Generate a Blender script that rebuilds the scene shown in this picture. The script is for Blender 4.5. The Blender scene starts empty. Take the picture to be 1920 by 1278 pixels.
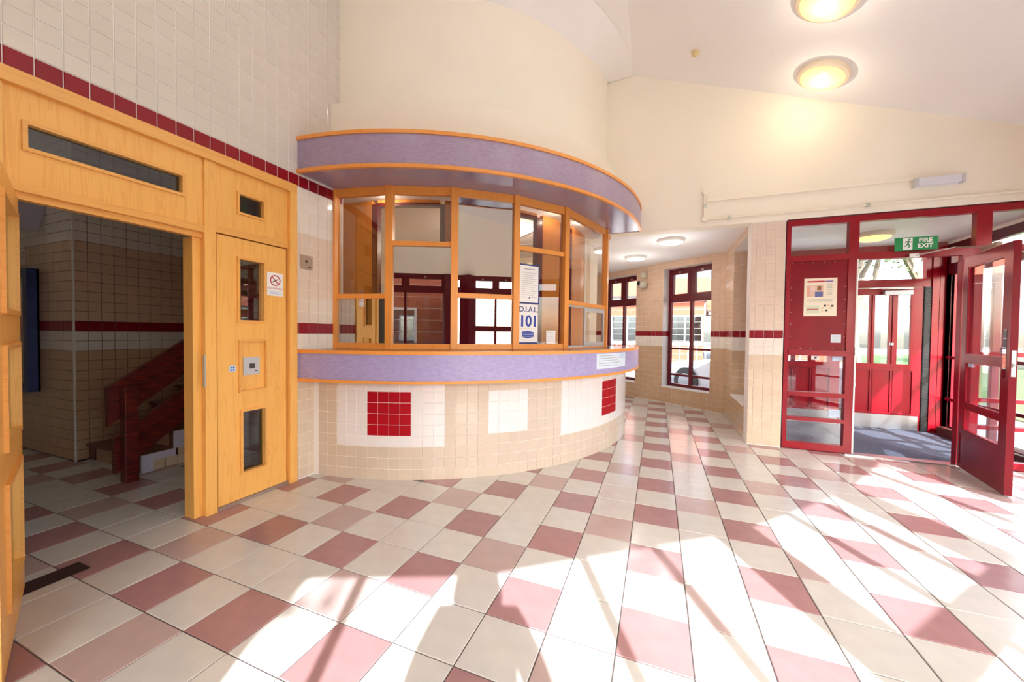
import bpy, bmesh, math, random
from mathutils import Vector, Matrix
random.seed(7)
R = math.radians
PI = math.pi
SC = bpy.context.scene
COL = SC.collection

# ---------------------------------------------------------------- camera, world, sun, exposure
H = 1.34; FPX = 698.0; PITCH = 0.0217; ROLL = 0.0113; YAW = R(21.35)
def cam_rows():
    cp, sp = math.cos(PITCH), math.sin(PITCH)
    F = Vector((0, cp, -sp)); U = Vector((0, sp, cp)); X = Vector((1, 0, 0))
    cr, sr = math.cos(ROLL), math.sin(ROLL)
    X2 = cr*X + sr*U; U2 = -sr*X + cr*U
    Q = Matrix.Rotation(YAW, 3, 'Z')
    return Q @ X2, Q @ U2, Q @ F
CX, CU, CF = cam_rows()
CAM = Vector((0, 0, H))
cd = bpy.data.cameras.new('camera'); cam = bpy.data.objects.new('camera', cd); COL.objects.link(cam)
cd.sensor_width = 36; cd.lens = FPX/1920*36; cd.clip_start = 0.05; cd.clip_end = 400
m = Matrix((CX, CU, -CF)).transposed().to_4x4(); m.translation = CAM
cam.matrix_world = m
SC.camera = cam
def proj(p):
    v = Vector(p) - CAM; z = v.dot(CF)
    if z < 0.05: return None
    return 960 + FPX*v.dot(CX)/z, 639 - FPX*v.dot(CU)/z, z

SUN_EL = 35.0
S2 = Vector((-0.4447, 0.8957, 0))                      # horizontal travel of sunlight
world = bpy.data.worlds.new('world'); SC.world = world; world.use_nodes = True
wn = world.node_tree.nodes; wl = world.node_tree.links
bg = wn['Background']; sky = wn.new('ShaderNodeTexSky'); sky.sky_type = 'NISHITA'
sky.sun_disc = False; sky.sun_elevation = R(SUN_EL); sky.air_density = 1.0; sky.dust_density = 3.0; sky.ozone_density = 1.0
sky.sun_rotation = math.atan2(-S2.x, -S2.y)
hs = wn.new('ShaderNodeHueSaturation'); hs.inputs['Saturation'].default_value = 0.75
wl.new(sky.outputs[0], hs.inputs['Color']); wl.new(hs.outputs[0], bg.inputs[0]); bg.inputs[1].default_value = 0.58
sd = bpy.data.lights.new('sun', 'SUN'); sd.energy = 8.2; sd.angle = R(0.53); sd.color = (0.86, 0.95, 1.0)
sun = bpy.data.objects.new('sun', sd); COL.objects.link(sun)
te = math.tan(R(SUN_EL))
sdir = Vector((S2.x, S2.y, -te)).normalized()
sun.rotation_euler = sdir.to_track_quat('-Z', 'Y').to_euler(); sun.location = (4, -8, 8)
SC.view_settings.view_transform = 'Standard'; SC.view_settings.look = 'None'
SC.view_settings.exposure = 0.92; SC.view_settings.gamma = 1.0; SC.view_settings.use_curve_mapping = False
SC.render.engine = 'CYCLES'
SC.cycles.max_bounces = 10; SC.cycles.diffuse_bounces = 6; SC.cycles.glossy_bounces = 5
SC.cycles.transparent_max_bounces = 24; SC.cycles.sample_clamp_indirect = 8; SC.cycles.caustics_reflective = False

# ---------------------------------------------------------------- materials
def lin(c):
    return tuple(((x/255)/12.92 if x/255 <= .04045 else ((x/255+.055)/1.055)**2.4) for x in c)
MATS = {}
def mat(name, rgb, rough=.5, metal=0, var=0, noise=0, nscale=8, bump=0, emit=0, spec=.5, stretch=None, rgb2=None, coat=0):
    if name in MATS: return MATS[name]
    m = bpy.data.materials.new(name); m.use_nodes = True; MATS[name] = m
    n = m.node_tree.nodes; l = m.node_tree.links; b = n['Principled BSDF']
    c = lin(rgb) + (1,)
    b.inputs['Base Color'].default_value = c; b.inputs['Roughness'].default_value = rough
    b.inputs['Metallic'].default_value = metal; b.inputs['Specular IOR Level'].default_value = spec
    b.inputs['Coat Weight'].default_value = coat; b.inputs['Coat Roughness'].default_value = .08
    if emit:
        b.inputs['Emission Color'].default_value = c; b.inputs['Emission Strength'].default_value = emit
    src = None
    if noise or bump:
        tc = n.new('ShaderNodeTexCoord'); mp = n.new('ShaderNodeMapping'); l.new(tc.outputs['Object'], mp.inputs[0])
        if stretch: mp.inputs['Scale'].default_value = stretch
        nz = n.new('ShaderNodeTexNoise'); nz.inputs['Scale'].default_value = nscale; nz.inputs['Detail'].default_value = 6
        l.new(mp.outputs[0], nz.inputs['Vector'])
        if noise:
            cr = n.new('ShaderNodeValToRGB'); e = cr.color_ramp.elements
            e[0].position = .35; e[1].position = .65
            c2 = lin(rgb2) + (1,) if rgb2 else tuple(x*(1-noise) for x in c[:3]) + (1,)
            e[0].color = c2; e[1].color = c
            l.new(nz.outputs[0], cr.inputs[0]); src = cr.outputs[0]
        if bump:
            bp = n.new('ShaderNodeBump'); bp.inputs['Strength'].default_value = bump; bp.inputs['Distance'].default_value = .01
            l.new(nz.outputs[0], bp.inputs['Height']); l.new(bp.outputs[0], b.inputs['Normal'])
    if var:
        oi = n.new('ShaderNodeObjectInfo'); h = n.new('ShaderNodeHueSaturation')
        mr = n.new('ShaderNodeMapRange'); mr.inputs[3].default_value = 1-var; mr.inputs[4].default_value = 1+var
        l.new(oi.outputs['Random'], mr.inputs[0]); l.new(mr.outputs[0], h.inputs['Value'])
        if src: l.new(src, h.inputs['Color'])
        else: h.inputs['Color'].default_value = c
        src = h.outputs[0]
    if src:
        l.new(src, b.inputs['Base Color'])
        if emit: l.new(src, b.inputs['Emission Color'])
    return m
def glass(name, tint=(1, 1, 1), refl=.08, rough=.0):
    if name in MATS: return MATS[name]
    m = bpy.data.materials.new(name); m.use_nodes = True; MATS[name] = m
    n = m.node_tree.nodes; l = m.node_tree.links; n.remove(n['Principled BSDF'])
    t = n.new('ShaderNodeBsdfTransparent'); t.inputs[0].default_value = tint + (1,)
    g = n.new('ShaderNodeBsdfGlossy'); g.inputs['Roughness'].default_value = rough
    f = n.new('ShaderNodeLayerWeight'); f.inputs[0].default_value = .5
    pw = n.new('ShaderNodeMath'); pw.operation = 'POWER'; pw.inputs[1].default_value = 4; l.new(f.outputs['Facing'], pw.inputs[0])
    mr = n.new('ShaderNodeMapRange'); mr.inputs[3].default_value = refl; mr.inputs[4].default_value = 1; l.new(pw.outputs[0], mr.inputs[0])
    mx = n.new('ShaderNodeMixShader'); l.new(mr.outputs[0], mx.inputs[0]); l.new(t.outputs[0], mx.inputs[1]); l.new(g.outputs[0], mx.inputs[2])
    l.new(mx.outputs[0], n['Material Output'].inputs[0]); return m
def wood(name, a, b, ax='z', rough=.35):
    if name in MATS: return MATS[name]
    m = bpy.data.materials.new(name); m.use_nodes = True; MATS[name] = m
    n = m.node_tree.nodes; l = m.node_tree.links; p = n['Principled BSDF']; p.inputs['Roughness'].default_value = rough
    tc = n.new('ShaderNodeTexCoord'); mp = n.new('ShaderNodeMapping'); l.new(tc.outputs['Object'], mp.inputs[0])
    mp.inputs['Scale'].default_value = {'z': (14, 14, .8), 'x': (.8, 14, 14), 'y': (14, .8, 14)}[ax]
    nz = n.new('ShaderNodeTexNoise'); nz.inputs['Scale'].default_value = 1.6; nz.inputs['Detail'].default_value = 5; nz.inputs['Distortion'].default_value = .9
    l.new(mp.outputs[0], nz.inputs[0])
    wv = n.new('ShaderNodeMath'); wv.operation = 'MULTIPLY'; wv.inputs[1].default_value = 9; l.new(nz.outputs[0], wv.inputs[0])
    fr = n.new('ShaderNodeMath'); fr.operation = 'PINGPONG'; fr.inputs[1].default_value = 1; l.new(wv.outputs[0], fr.inputs[0])
    cr = n.new('ShaderNodeValToRGB'); e = cr.color_ramp.elements; e[0].color = lin(tuple(x*.45+y*.55 for x, y in zip(b, a)))+(1,); e[0].position = 0; e[1].color = lin(a)+(1,); e[1].position = .35
    l.new(fr.outputs[0], cr.inputs[0]); l.new(cr.outputs[0], p.inputs['Base Color']); return m

M_cream = mat('cream_paint', (248, 240, 224), .7, noise=.04, nscale=1.3, bump=.1)
M_ceil = mat('ceiling_paint', (244, 242, 242), .8, noise=.03, nscale=1.2)
M_grout = mat('pale_grout', (236, 230, 226), .8)
M_grout_d = mat('dark_grout', (104, 90, 90), .85, noise=.3, nscale=12)
T = dict(
    cream=mat('cream_wall_tile', (234, 226, 216), .16, var=.02, coat=.3),
    pink=mat('pinkish_wall_tile', (226, 206, 190), .18, var=.025, coat=.3),
    tan=mat('tan_wall_tile', (216, 196, 172), .18, var=.035, coat=.3),
    beige=mat('beige_base_tile', (206, 190, 172), .2, var=.03, coat=.3),
    white=mat('white_base_tile', (230, 226, 226), .2, var=.012, coat=.3),
    red=mat('red_wall_tile', (138, 10, 30), .3, var=.06, spec=.3),
    bright=mat('bright_red_tile', (168, 8, 28), .35, var=.04, spec=.25),
    top=mat('grey_cream_upper_tile', (214, 206, 196), .2, var=.02, coat=.3),
    tan2=mat('darkened_tan_wall_tile', (200, 168, 134), .18, var=.035, coat=.3), pink2=mat('darkened_pink_wall_tile', (214, 182, 156), .18, var=.025, coat=.3),  # same tan and pink tiles, darkened copies for lobby and corridor
    F=mat('cream_floor_tile', (204, 201, 195), .2, var=.03, noise=.07, nscale=9, coat=.1),
    D=mat('mauve_floor_tile', (166, 126, 126), .2, var=.05, noise=.09, nscale=11, coat=.1),
    P=mat('pale_pink_floor_tile', (184, 162, 158), .2, var=.03, noise=.06, nscale=9, coat=.1))
M_oak = wood('oak_veneer', (242, 184, 98), (224, 154, 70))
M_oakh = wood('oak_rail_lengthways', (236, 176, 94), (216, 144, 66), 'y')
M_oakx = wood('oak_trim_plain', (236, 156, 74), (226, 140, 60), 'z')
M_ply = wood('plywood_lining', (222, 148, 60), (204, 128, 48))
M_red = mat('red_gloss_paint', (150, 10, 32), .3, noise=.12, nscale=5, coat=.1, spec=.3)
M_redb = mat('bright_red_gloss_paint', (158, 8, 30), .3, noise=.1, nscale=4, coat=.1, spec=.3)
M_maroon = mat('maroon_gloss_paint', (96, 10, 26), .3, coat=.1, spec=.3)
M_stairred = mat('worn_red_stained_timber', (120, 30, 18), .4, noise=.75, nscale=9, rgb2=(66, 6, 14), stretch=(4, 1, 6))
M_purple = mat('lilac_laminate', (172, 162, 206), .35, noise=.1, nscale=7, rgb2=(160, 148, 194), stretch=(3, 3, 10))
M_mauve = mat('mauve_laminate', (170, 150, 176), .3, noise=.1, nscale=7, rgb2=(158, 138, 164), stretch=(3, 3, 10))
M_ctop = mat('counter_top_laminate', (134, 92, 78), .18)
M_steel = mat('brushed_steel', (190, 188, 190), .3, 1)
M_alu = mat('white_aluminium', (200, 202, 206), .4, .3)
M_plate = mat('steel_face_plate', (176, 156, 140), .4, .6)
M_white = mat('white_plastic', (236, 234, 230), .4)
M_paper = mat('white_paper', (240, 238, 240), .6)
M_black = mat('black_plastic', (24, 20, 22), .5)
M_dark = mat('dark_grey_plastic', (70, 60, 62), .6)
M_blue = mat('blue_print', (34, 50, 120), .5)
M_pblue = mat('pale_blue_print', (190, 210, 236), .5)
M_green = mat('exit_sign_green', (0, 138, 76), .4)
M_redp = mat('red_print', (186, 40, 56), .5)
M_mat = mat('blue_grey_entrance_matting', (112, 116, 132), .9, noise=.25, nscale=40)
M_strip = mat('dark_threshold_rubber', (48, 22, 22), .7)
M_lilac = mat('lilac_white_paint', (206, 202, 222), .6)
M_clear = glass('clear_window_glass', (.97, .98, .98), .05)
M_mirror = glass('one_way_mirror_glass', (.25, .22, .2), .72)
M_booth = glass('booth_safety_glass', (.95, .93, .9), .075)
M_smoke = glass('smoked_wired_glass', (.55, .58, .6), .08)
M_door = glass('safety_door_glass', (.93, .95, .97), .1)

# ---------------------------------------------------------------- mesh helpers
def link(o, parent=None):
    COL.objects.link(o)
    if parent is not None: o.parent = parent
    return o
def tag(o, label=None, cat=None, group=None, kind=None):
    if label: o['label'] = label
    if cat: o['category'] = cat
    if group: o['group'] = group
    if kind: o['kind'] = kind
    return o
def empty(name, loc, label, cat, group=None, rz=0):
    o = bpy.data.objects.new(name, None); o.empty_display_size = .1; COL.objects.link(o)
    o.location = loc; o.rotation_euler = (0, 0, rz); return tag(o, label, cat, group)
class MB:
    def __init__(s): s.v = []; s.f = []; s.mi = []; s.mats = []
    def _m(s, m):
        if m not in s.mats: s.mats.append(m)
        return s.mats.index(m)
    def poly(s, pts, m=None):
        b = len(s.v); s.v += [tuple(p) for p in pts]; s.f.append(tuple(range(b, b+len(pts)))); s.mi.append(s._m(m)); return s
    def hexa(s, p, m=None):      # 8 pts: bottom 4 ccw, top 4 ccw
        b = len(s.v); s.v += [tuple(q) for q in p]
        for f in ((0, 3, 2, 1), (4, 5, 6, 7), (0, 1, 5, 4), (1, 2, 6, 5), (2, 3, 7, 6), (3, 0, 4, 7)):
            s.f.append(tuple(b+i for i in f)); s.mi.append(s._m(m))
        return s
    def box(s, x0, x1, y0, y1, z0, z1, m=None):
        return s.hexa([(x0, y0, z0), (x1, y0, z0), (x1, y1, z0), (x0, y1, z0), (x0, y0, z1), (x1, y0, z1), (x1, y1, z1), (x0, y1, z1)], m)
    def obox(s, P, U, V, N, u0, u1, v0, v1, n0, n1, m=None):   # box in a local frame
        P = Vector(P); U = Vector(U); V = Vector(V); N = Vector(N)
        c = lambda u, v, n: P + U*u + V*v + N*n
        return s.hexa([c(u0, v0, n0), c(u1, v0, n0), c(u1, v1, n0), c(u0, v1, n0), c(u0, v0, n1), c(u1, v0, n1), c(u1, v1, n1), c(u0, v1, n1)], m)
    def bar(s, a, b, w, d=None, m=None, up=(0, 0, 1)):
        a = Vector(a); b = Vector(b); t = (b-a).normalized(); up = Vector(up)
        if abs(t.dot(up)) > .98: up = Vector((1, 0, 0))
        x = t.cross(up).normalized(); y = x.cross(t).normalized(); d = d or w
        k = [x*w/2+y*d/2, -x*w/2+y*d/2, -x*w/2-y*d/2, x*w/2-y*d/2]
        return s.hexa([a+q for q in k]+[b+q for q in k], m)
    def tube(s, pts, r, n=10, m=None, rs=None):
        pts = [Vector(p) for p in pts]; b = len(s.v); k = len(pts)
        for i, p in enumerate(pts):
            t = (pts[min(i+1, k-1)]-pts[max(i-1, 0)]).normalized()
            u = t.orthogonal().normalized() if i == 0 else (u - t*u.dot(t)).normalized()
            w = t.cross(u); rr = rs[i] if rs else r
            for j in range(n):
                a = 2*PI*j/n; s.v.append(tuple(p+(u*math.cos(a)+w*math.sin(a))*rr))
        for i in range(k-1):
            for j in range(n):
                s.f.append((b+i*n+j, b+i*n+(j+1) % n, b+(i+1)*n+(j+1) % n, b+(i+1)*n+j)); s.mi.append(s._m(m))
        s.f.append(tuple(b+j for j in range(n))[::-1]); s.mi.append(s._m(m))
        s.f.append(tuple(b+(k-1)*n+j for j in range(n))); s.mi.append(s._m(m)); return s
    def lathe(s, prof, n=32, c=(0, 0, 0), ax=None, m=None):   # profile (r,h) about axis
        ax = Vector(ax or (0, 0, 1)).normalized(); u = ax.orthogonal().normalized(); w = ax.cross(u); c = Vector(c); b = len(s.v)
        for r, h in prof:
            for j in range(n):
                a = 2*PI*j/n; s.v.append(tuple(c+ax*h+(u*math.cos(a)+w*math.sin(a))*r))
        for i in range(len(prof)-1):
            for j in range(n):
                s.f.append((b+i*n+j, b+i*n+(j+1) % n, b+(i+1)*n+(j+1) % n, b+(i+1)*n+j)); s.mi.append(s._m(m))
        return s
    def arc(s, c, r0, r1, z0, z1, a0, a1, n=60, m=None):       # solid ring sector (degrees)
        b = len(s.v)
        for i in range(n+1):
            a = R(a0+(a1-a0)*i/n); ca, sa = math.cos(a), math.sin(a)
            for r, z in ((r0, z0), (r1, z0), (r1, z1), (r0, z1)): s.v.append((c[0]+r*ca, c[1]+r*sa, z))
        for i in range(n):
            for j in range(4):
                k = (j+1) % 4; s.f.append((b+i*4+j, b+i*4+k, b+(i+1)*4+k, b+(i+1)*4+j)); s.mi.append(s._m(m))
        s.f.append((b, b+1, b+2, b+3)); s.mi.append(s._m(m)); e = b+n*4; s.f.append((e+3, e+2, e+1, e)); s.mi.append(s._m(m)); return s
    def mesh(s, name, m=None):
        me = bpy.data.meshes.new(name); me.from_pydata(s.v, [], s.f)
        for q in s.mats: me.materials.append(q or m)
        if not s.mats: me.materials.append(m)
        me.polygons.foreach_set('material_index', s.mi)
        bm = bmesh.new(); bm.from_mesh(me); bmesh.ops.recalc_face_normals(bm, faces=bm.faces); bm.to_mesh(me); bm.free()
        me.update(); return me
    def build(s, name, m=None, parent=None, smooth=False, bevel=0, loc=None, label=None):
        # vertices given in world space; the object's origin goes to their centre
        me = s.mesh(name, m); o = bpy.data.objects.new(name, me); COL.objects.link(o)
        vs = me.vertices; n = len(vs)
        mn = Vector((min(v.co.x for v in vs), min(v.co.y for v in vs), min(v.co.z for v in vs)))
        mx = Vector((max(v.co.x for v in vs), max(v.co.y for v in vs), max(v.co.z for v in vs)))
        c = (mn+mx)/2; me.transform(Matrix.Translation(-c))
        o.location = c
        if parent is not None:
            o.parent = parent
            o.matrix_parent_inverse = world_of(parent).inverted()
        if smooth:
            for p in me.polygons: p.use_smooth = True
            try: me.set_sharp_from_angle(angle=R(35))
            except Exception: pass
        if bevel:
            b = o.modifiers.new('bevel', 'BEVEL'); b.width = bevel; b.segments = 2; b.limit_method = 'ANGLE'
        if label: o['label'] = label
        return o
def world_of(o):
    m = Matrix.LocRotScale(o.location, o.rotation_euler, o.scale)
    if o.parent is not None: return world_of(o.parent) @ o.matrix_parent_inverse @ m
    return m
def rect_minus(rects, hole):
    out = []
    a0, a1, b0, b1 = hole
    for x0, x1, y0, y1 in rects:
        if a0 >= x1-1e-6 or a1 <= x0+1e-6 or b0 >= y1-1e-6 or b1 <= y0+1e-6: out.append((x0, x1, y0, y1)); continue
        if x0 < a0: out.append((x0, a0, y0, y1))
        if x1 > a1: out.append((a1, x1, y0, y1))
        l, r = max(x0, a0), min(x1, a1)
        if y0 < b0: out.append((l, r, y0, b0))
        if y1 > b1: out.append((l, r, b1, y1))
    return [q for q in out if q[1]-q[0] > .002 and q[3]-q[2] > .002]
ZV = Vector((0, 0, 1))
def struct(o): o['kind'] = 'structure'; return o
def wall(name, P, U, N, u0, u1, v0, v1, thick, m, holes=(), top=None):
    """wall slab whose visible face is at N=0 and whose body goes to -N*thick"""
    mb = MB(); rs = [(u0, u1, v0, v1)]
    for h in holes: rs = rect_minus(rs, h)
    for a, b, c, d in rs: mb.obox(P, U, ZV, N, a, b, c, d, -thick, 0, m)
    return struct(mb.build(name, m))
def tile_mesh(w, h, t, m, ch=.0025):
    mb = MB(); w2 = w/2; h2 = h/2
    b = [(-w2, -h2, 0), (w2, -h2, 0), (w2, h2, 0), (-w2, h2, 0)]
    mid = [(x, y, t-ch) for x, y, _ in b]; tp = [(x*(1-ch*2/w), y*(1-ch*2/h), t) for x, y, _ in b]
    mb.v = b+mid+tp; F = []
    for k in (0, 4):
        for i in range(4): j = (i+1) % 4; F.append((k+i, k+j, k+4+j, k+4+i))
    F.append((8, 9, 10, 11)); mb.f = F; mb.mi = [0]*len(F); mb.mats = [m]
    return mb.mesh('tile')
TM = {}
def tiles(parent, P, U, V, N, cols, rows, colour, u_off=0, v_off=0, p=.1, gap=.004, thick=.004, bounds=None, holes=(), keep=None, limit=300, minpx=9, proud=0.0, maxobj=True):
    """lay tiles col x row; biggest in view become parts, the rest one joined part"""
    P = Vector(P); U = Vector(U).normalized(); V = Vector(V).normalized(); N = Vector(N).normalized()
    rot = Matrix((U, V, N)).transposed().to_4x4(); pw = world_of(parent)
    cand = []; rest = []
    for c in range(*cols):
        for r in range(*rows):
            k = colour(c, r)
            if not k: continue
            u0 = u_off+c*p+gap/2; u1 = u0+p-gap; v0 = v_off+r*p+gap/2; v1 = v0+p-gap
            rs = [(u0, u1, v0, v1)]
            if bounds:
                a0, a1, b0, b1 = bounds
                rs = [(max(u0, a0), min(u1, a1), max(v0, b0), min(v1, b1))]
                rs = [q for q in rs if q[1]-q[0] > .004 and q[3]-q[2] > .004]
            for h in holes: rs = rect_minus(rs, h)
            if not rs: continue
            ctr = P+U*(u0+u1)/2+V*(v0+v1)/2
            if keep and not keep(ctr): continue
            full = len(rs) == 1 and abs(rs[0][1]-rs[0][0]-(p-gap)) < 1e-5 and abs(rs[0][3]-rs[0][2]-(p-gap)) < 1e-5
            pr = [proj(P+U*a+V*b) for a, b in ((u0, v0), (u1, v0), (u1, v1), (u0, v1))]
            size = 0
            if all(pr):
                xs = [q[0] for q in pr]; ys = [q[1] for q in pr]
                if max(xs) > 0 and min(xs) < 1920 and max(ys) > 0 and min(ys) < 1278:
                    size = min(max(xs)-min(xs), 400)*min(max(ys)-min(ys), 400)
                    if min(max(xs)-min(xs), max(ys)-min(ys)) < minpx: size = 0
            (cand if (size > 0 and maxobj) else rest).append((size, full, k, ctr, rs))
    cand.sort(key=lambda q: -q[0]); rest += cand[limit:]; cand = cand[:limit]
    for size, full, k, ctr, rs in cand:
        if full:
            key = (k, p, gap, thick)
            if key not in TM: TM[key] = tile_mesh(p-gap, p-gap, thick, T[k])
            o = bpy.data.objects.new('tile', TM[key]); COL.objects.link(o); mw = rot.copy(); mw.translation = ctr+N*proud
        else:
            mb = MB(); cu = (rs[0][0]+rs[0][1])/2; cv = (rs[0][2]+rs[0][3])/2
            for a0, a1, b0, b1 in rs: mb.box(a0-cu, a1-cu, b0-cv, b1-cv, 0, thick)
            o = bpy.data.objects.new('tile', mb.mesh('tile', T[k])); COL.objects.link(o); mw = rot.copy(); mw.translation = P+U*cu+V*cv+N*proud
        o.parent = parent; o.matrix_parent_inverse = pw.inverted(); o.matrix_basis = mw
    if rest:
        mb = MB()
        for size, full, k, ctr, rs in rest:
            for a0, a1, b0, b1 in rs: mb.obox(P, U, V, N, a0, a1, b0, b1, proud, proud+thick, T[k])
        o = mb.build('tile_field', None, parent); o['kind'] = 'stuff'
def text(body, size, P, U, V, N, m, name, parent, depth=.0008, align='CENTER', bold=0, proud=.001):
    cu = bpy.data.curves.new(name, 'FONT'); cu.body = body; cu.size = size; cu.align_x = align; cu.align_y = 'CENTER'; cu.extrude = depth/2; cu.offset = bold; cu.resolution_u = 3
    tmp = bpy.data.objects.new('tmp', cu); COL.objects.link(tmp)
    bpy.context.view_layer.update()
    me = bpy.data.meshes.new_from_object(tmp.evaluated_get(bpy.context.evaluated_depsgraph_get()))
    bpy.data.objects.remove(tmp); me.materials.clear(); me.materials.append(m); me.name = name
    o = bpy.data.objects.new(name, me); COL.objects.link(o)
    mw = Matrix((Vector(U).normalized(), Vector(V).normalized(), Vector(N).normalized())).transposed().to_4x4(); mw.translation = Vector(P)+Vector(N).normalized()*proud
    if parent is not None: o.parent = parent; o.matrix_parent_inverse = world_of(parent).inverted()
    o.matrix_basis = mw; return o
class Fr:          # local frame for frames, doors and signs: u along, v up, n outwards
    def __init__(s, P, U, N): s.P = Vector(P); s.U = Vector(U).normalized(); s.N = Vector(N).normalized()
    def b(s, mb, u0, u1, v0, v1, n0, n1, m=None): return mb.obox(s.P, s.U, ZV, s.N, u0, u1, v0, v1, n0, n1, m)
    def part(s, name, parent, u0, u1, v0, v1, n0, n1, m, bevel=0, label=None):
        return s.b(MB(), u0, u1, v0, v1, n0, n1).build(name, m, parent, bevel=bevel, label=label)
    def pt(s, u, v, n=0): return s.P+s.U*u+ZV*v+s.N*n
    def ring(s, name, parent, u0, u1, v0, v1, w, n0, n1, m, bevel=0):
        mb = MB(); s.b(mb, u0-w, u0, v0-w, v1+w, n0, n1); s.b(mb, u1, u1+w, v0-w, v1+w, n0, n1); s.b(mb, u0, u1, v0-w, v0, n0, n1); s.b(mb, u0, u1, v1, v1+w, n0, n1)
        return mb.build(name, m, parent, bevel=bevel)
    def sheet(s, name, parent, u0, u1, v0, v1, holes, n0, n1, m, bevel=0):
        mb = MB(); rs = [(u0, u1, v0, v1)]
        for h in holes: rs = rect_minus(rs, h)
        for a, b_, c, d in rs: s.b(mb, a, b_, c, d, n0, n1)
        return mb.build(name, m, parent)
    def text(s, body, size, u, v, n, m, name, parent, align='CENTER', bold=0): return text(body, size, s.pt(u, v, n), s.U, ZV, s.N, m, name, parent, align=align, bold=bold)

def wallcol(c, r):      # wall tile colours by row (rows of 0.1 m, row 0 starts at z = 0.01)
    if r in (13, 26): return 'red'
    if r < 11: return 'tan'
    if r < 13: return 'cream'
    if r < 22: return 'pink'
    return 'cream' if r < 26 else 'top'

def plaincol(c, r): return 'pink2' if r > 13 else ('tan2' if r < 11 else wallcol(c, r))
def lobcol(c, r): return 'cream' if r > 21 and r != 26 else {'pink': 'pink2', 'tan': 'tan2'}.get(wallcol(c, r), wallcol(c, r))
LX = -2.98; BY = 5.33; C0 = (-3.14, 5.28)
# ---------------------------------------------------------------- floor
floor = struct(MB().box(-7.6, 3.9, -3.3, 10.2, -.12, -.004).build('floor', M_grout_d))
G = [(-2.98, -2.3), (-.5, -1.37), (.46, -.95), (1.89, .12), (2.9, 1.25), (3.7, 2.5), (3.7, 7.0)]
def infac(p):           # inside the curved glazed front
    for (ax, ay), (bx, by) in zip(G[:-2], G[1:-1]):
        if ax-.2 <= p.x <= bx+.2 and (bx-ax)*(p.y-ay)-(by-ay)*(p.x-ax) < -.05: return False
    return p.x < 3.72
def floorkeep(p):
    if math.hypot(p.x-C0[0], p.y-C0[1]) < 2.6 and p.x > LX: return False
    if p.x > 1.2 and p.y > BY+.02: return False
    if p.x < -3.0 and p.y > 4.6: return False
    if p.y > 5.6 and (p.x < -1.9 or p.x > 1.2): return False
    if p.x < -5.5 and p.y > 2.05: return False
    if p.y > 8.65-.78*(p.x+.55)+.25: return False
    return infac(p)
def floorcol(c, r):
    a = -r-1            # row index counted towards the viewer
    if c % 2 and a % 2: return 'D'
    if c % 2 == 0 and a % 2 == 0 and ((c % 4 == 0 and a % 4 == 2) or (c % 4 == 2 and a % 4 == 0)): return 'P'
    return 'F'
tiles(floor, (-2.241, 1.588, -.004), (1, 0, 0), (0, 1, 0), (0, 0, 1), (-18, 21), (-14, 28), floorcol, p=.3, gap=.005, thick=.004, keep=floorkeep, minpx=5)

# ---------------------------------------------------------------- walls
wl_ = wall('wall_left', (LX, 0, 0), (0, 1, 0), (1, 0, 0), -2.5, 2.9, 0, 5.0, .12, M_grout, holes=[(.70, 2.37, 0, 2.61)])
tiles(wl_, (LX, 0, 0), (0, 1, 0), (0, 0, 1), (1, 0, 0), (-24, 29), (0, 49), wallcol, u_off=2.38-.1*24+.02, v_off=.01, bounds=(-2.4, 2.88, 0, 4.9), holes=[(.70, 2.37, 0, 2.61)], limit=300)
# cream wall above the screen and corridor opening
mb = MB(); mb.poly([(-.75, BY, 2.72), (3.9, BY, 2.72), (3.9, BY, 3.31), (-.35, BY, 4.87), (-.75, BY, 4.87)]); mb.poly([(-.75, BY+.2, 2.72), (3.9, BY+.2, 2.72), (3.9, BY+.2, 3.31), (-.35, BY+.2, 4.87), (-.75, BY+.2, 4.87)][::-1])
mb.poly([(-.75, BY, 2.72), (-.75, BY+.2, 2.72), (3.9, BY+.2, 2.72), (3.9, BY, 2.72)])
struct(mb.build('wall_back', M_cream))
# ceiling with curved facet round the drum
mb = MB(); GX = [(-3.2, -2.38)] + [(-.5, -1.42), (-.36, -1.36), (.46, -1.0), (1.89, .07), (2.93, 1.22), (3.75, 2.5), (3.76, 5.4)]
for (ax, ay), (bx, by) in zip(GX[:-2], GX[1:-1]):
    za, zb = (4.82-.367*max(0, q+.36) for q in (ax, bx)); mb.poly([(ax, ay, za), (bx, by, zb), (bx, 5.4, zb), (ax, 5.4, za)])
struct(mb.build('ceiling', M_ceil))
mb = MB(); n = 40; pts = []
for i in range(n+1):
    a = -95+96*i/n; zt = 4.6+max(0, a+22)/23*.2; ca, sa = math.cos(R(a)), math.sin(R(a))
    pts.append(((C0[0]+2.42*ca, C0[1]+2.42*sa, zt), (C0[0]+2.77*ca, C0[1]+2.77*sa, 4.818)))
for p, q in zip(pts[:-1], pts[1:]): mb.poly([p[0], q[0], q[1], p[1]])
struct(mb.build('ceiling_cove', M_ceil, smooth=True))
drum = struct(MB().arc(C0, 2.2, 2.43, 3.45, 4.85, -87, 1.2, 64).build('wall_drum', M_cream, smooth=True))
struct(MB().arc(C0, 2.2, 2.54, 2.98, 3.52, -86.6, 1.2, 64).build('trim_1', M_cream, smooth=True))
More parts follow.
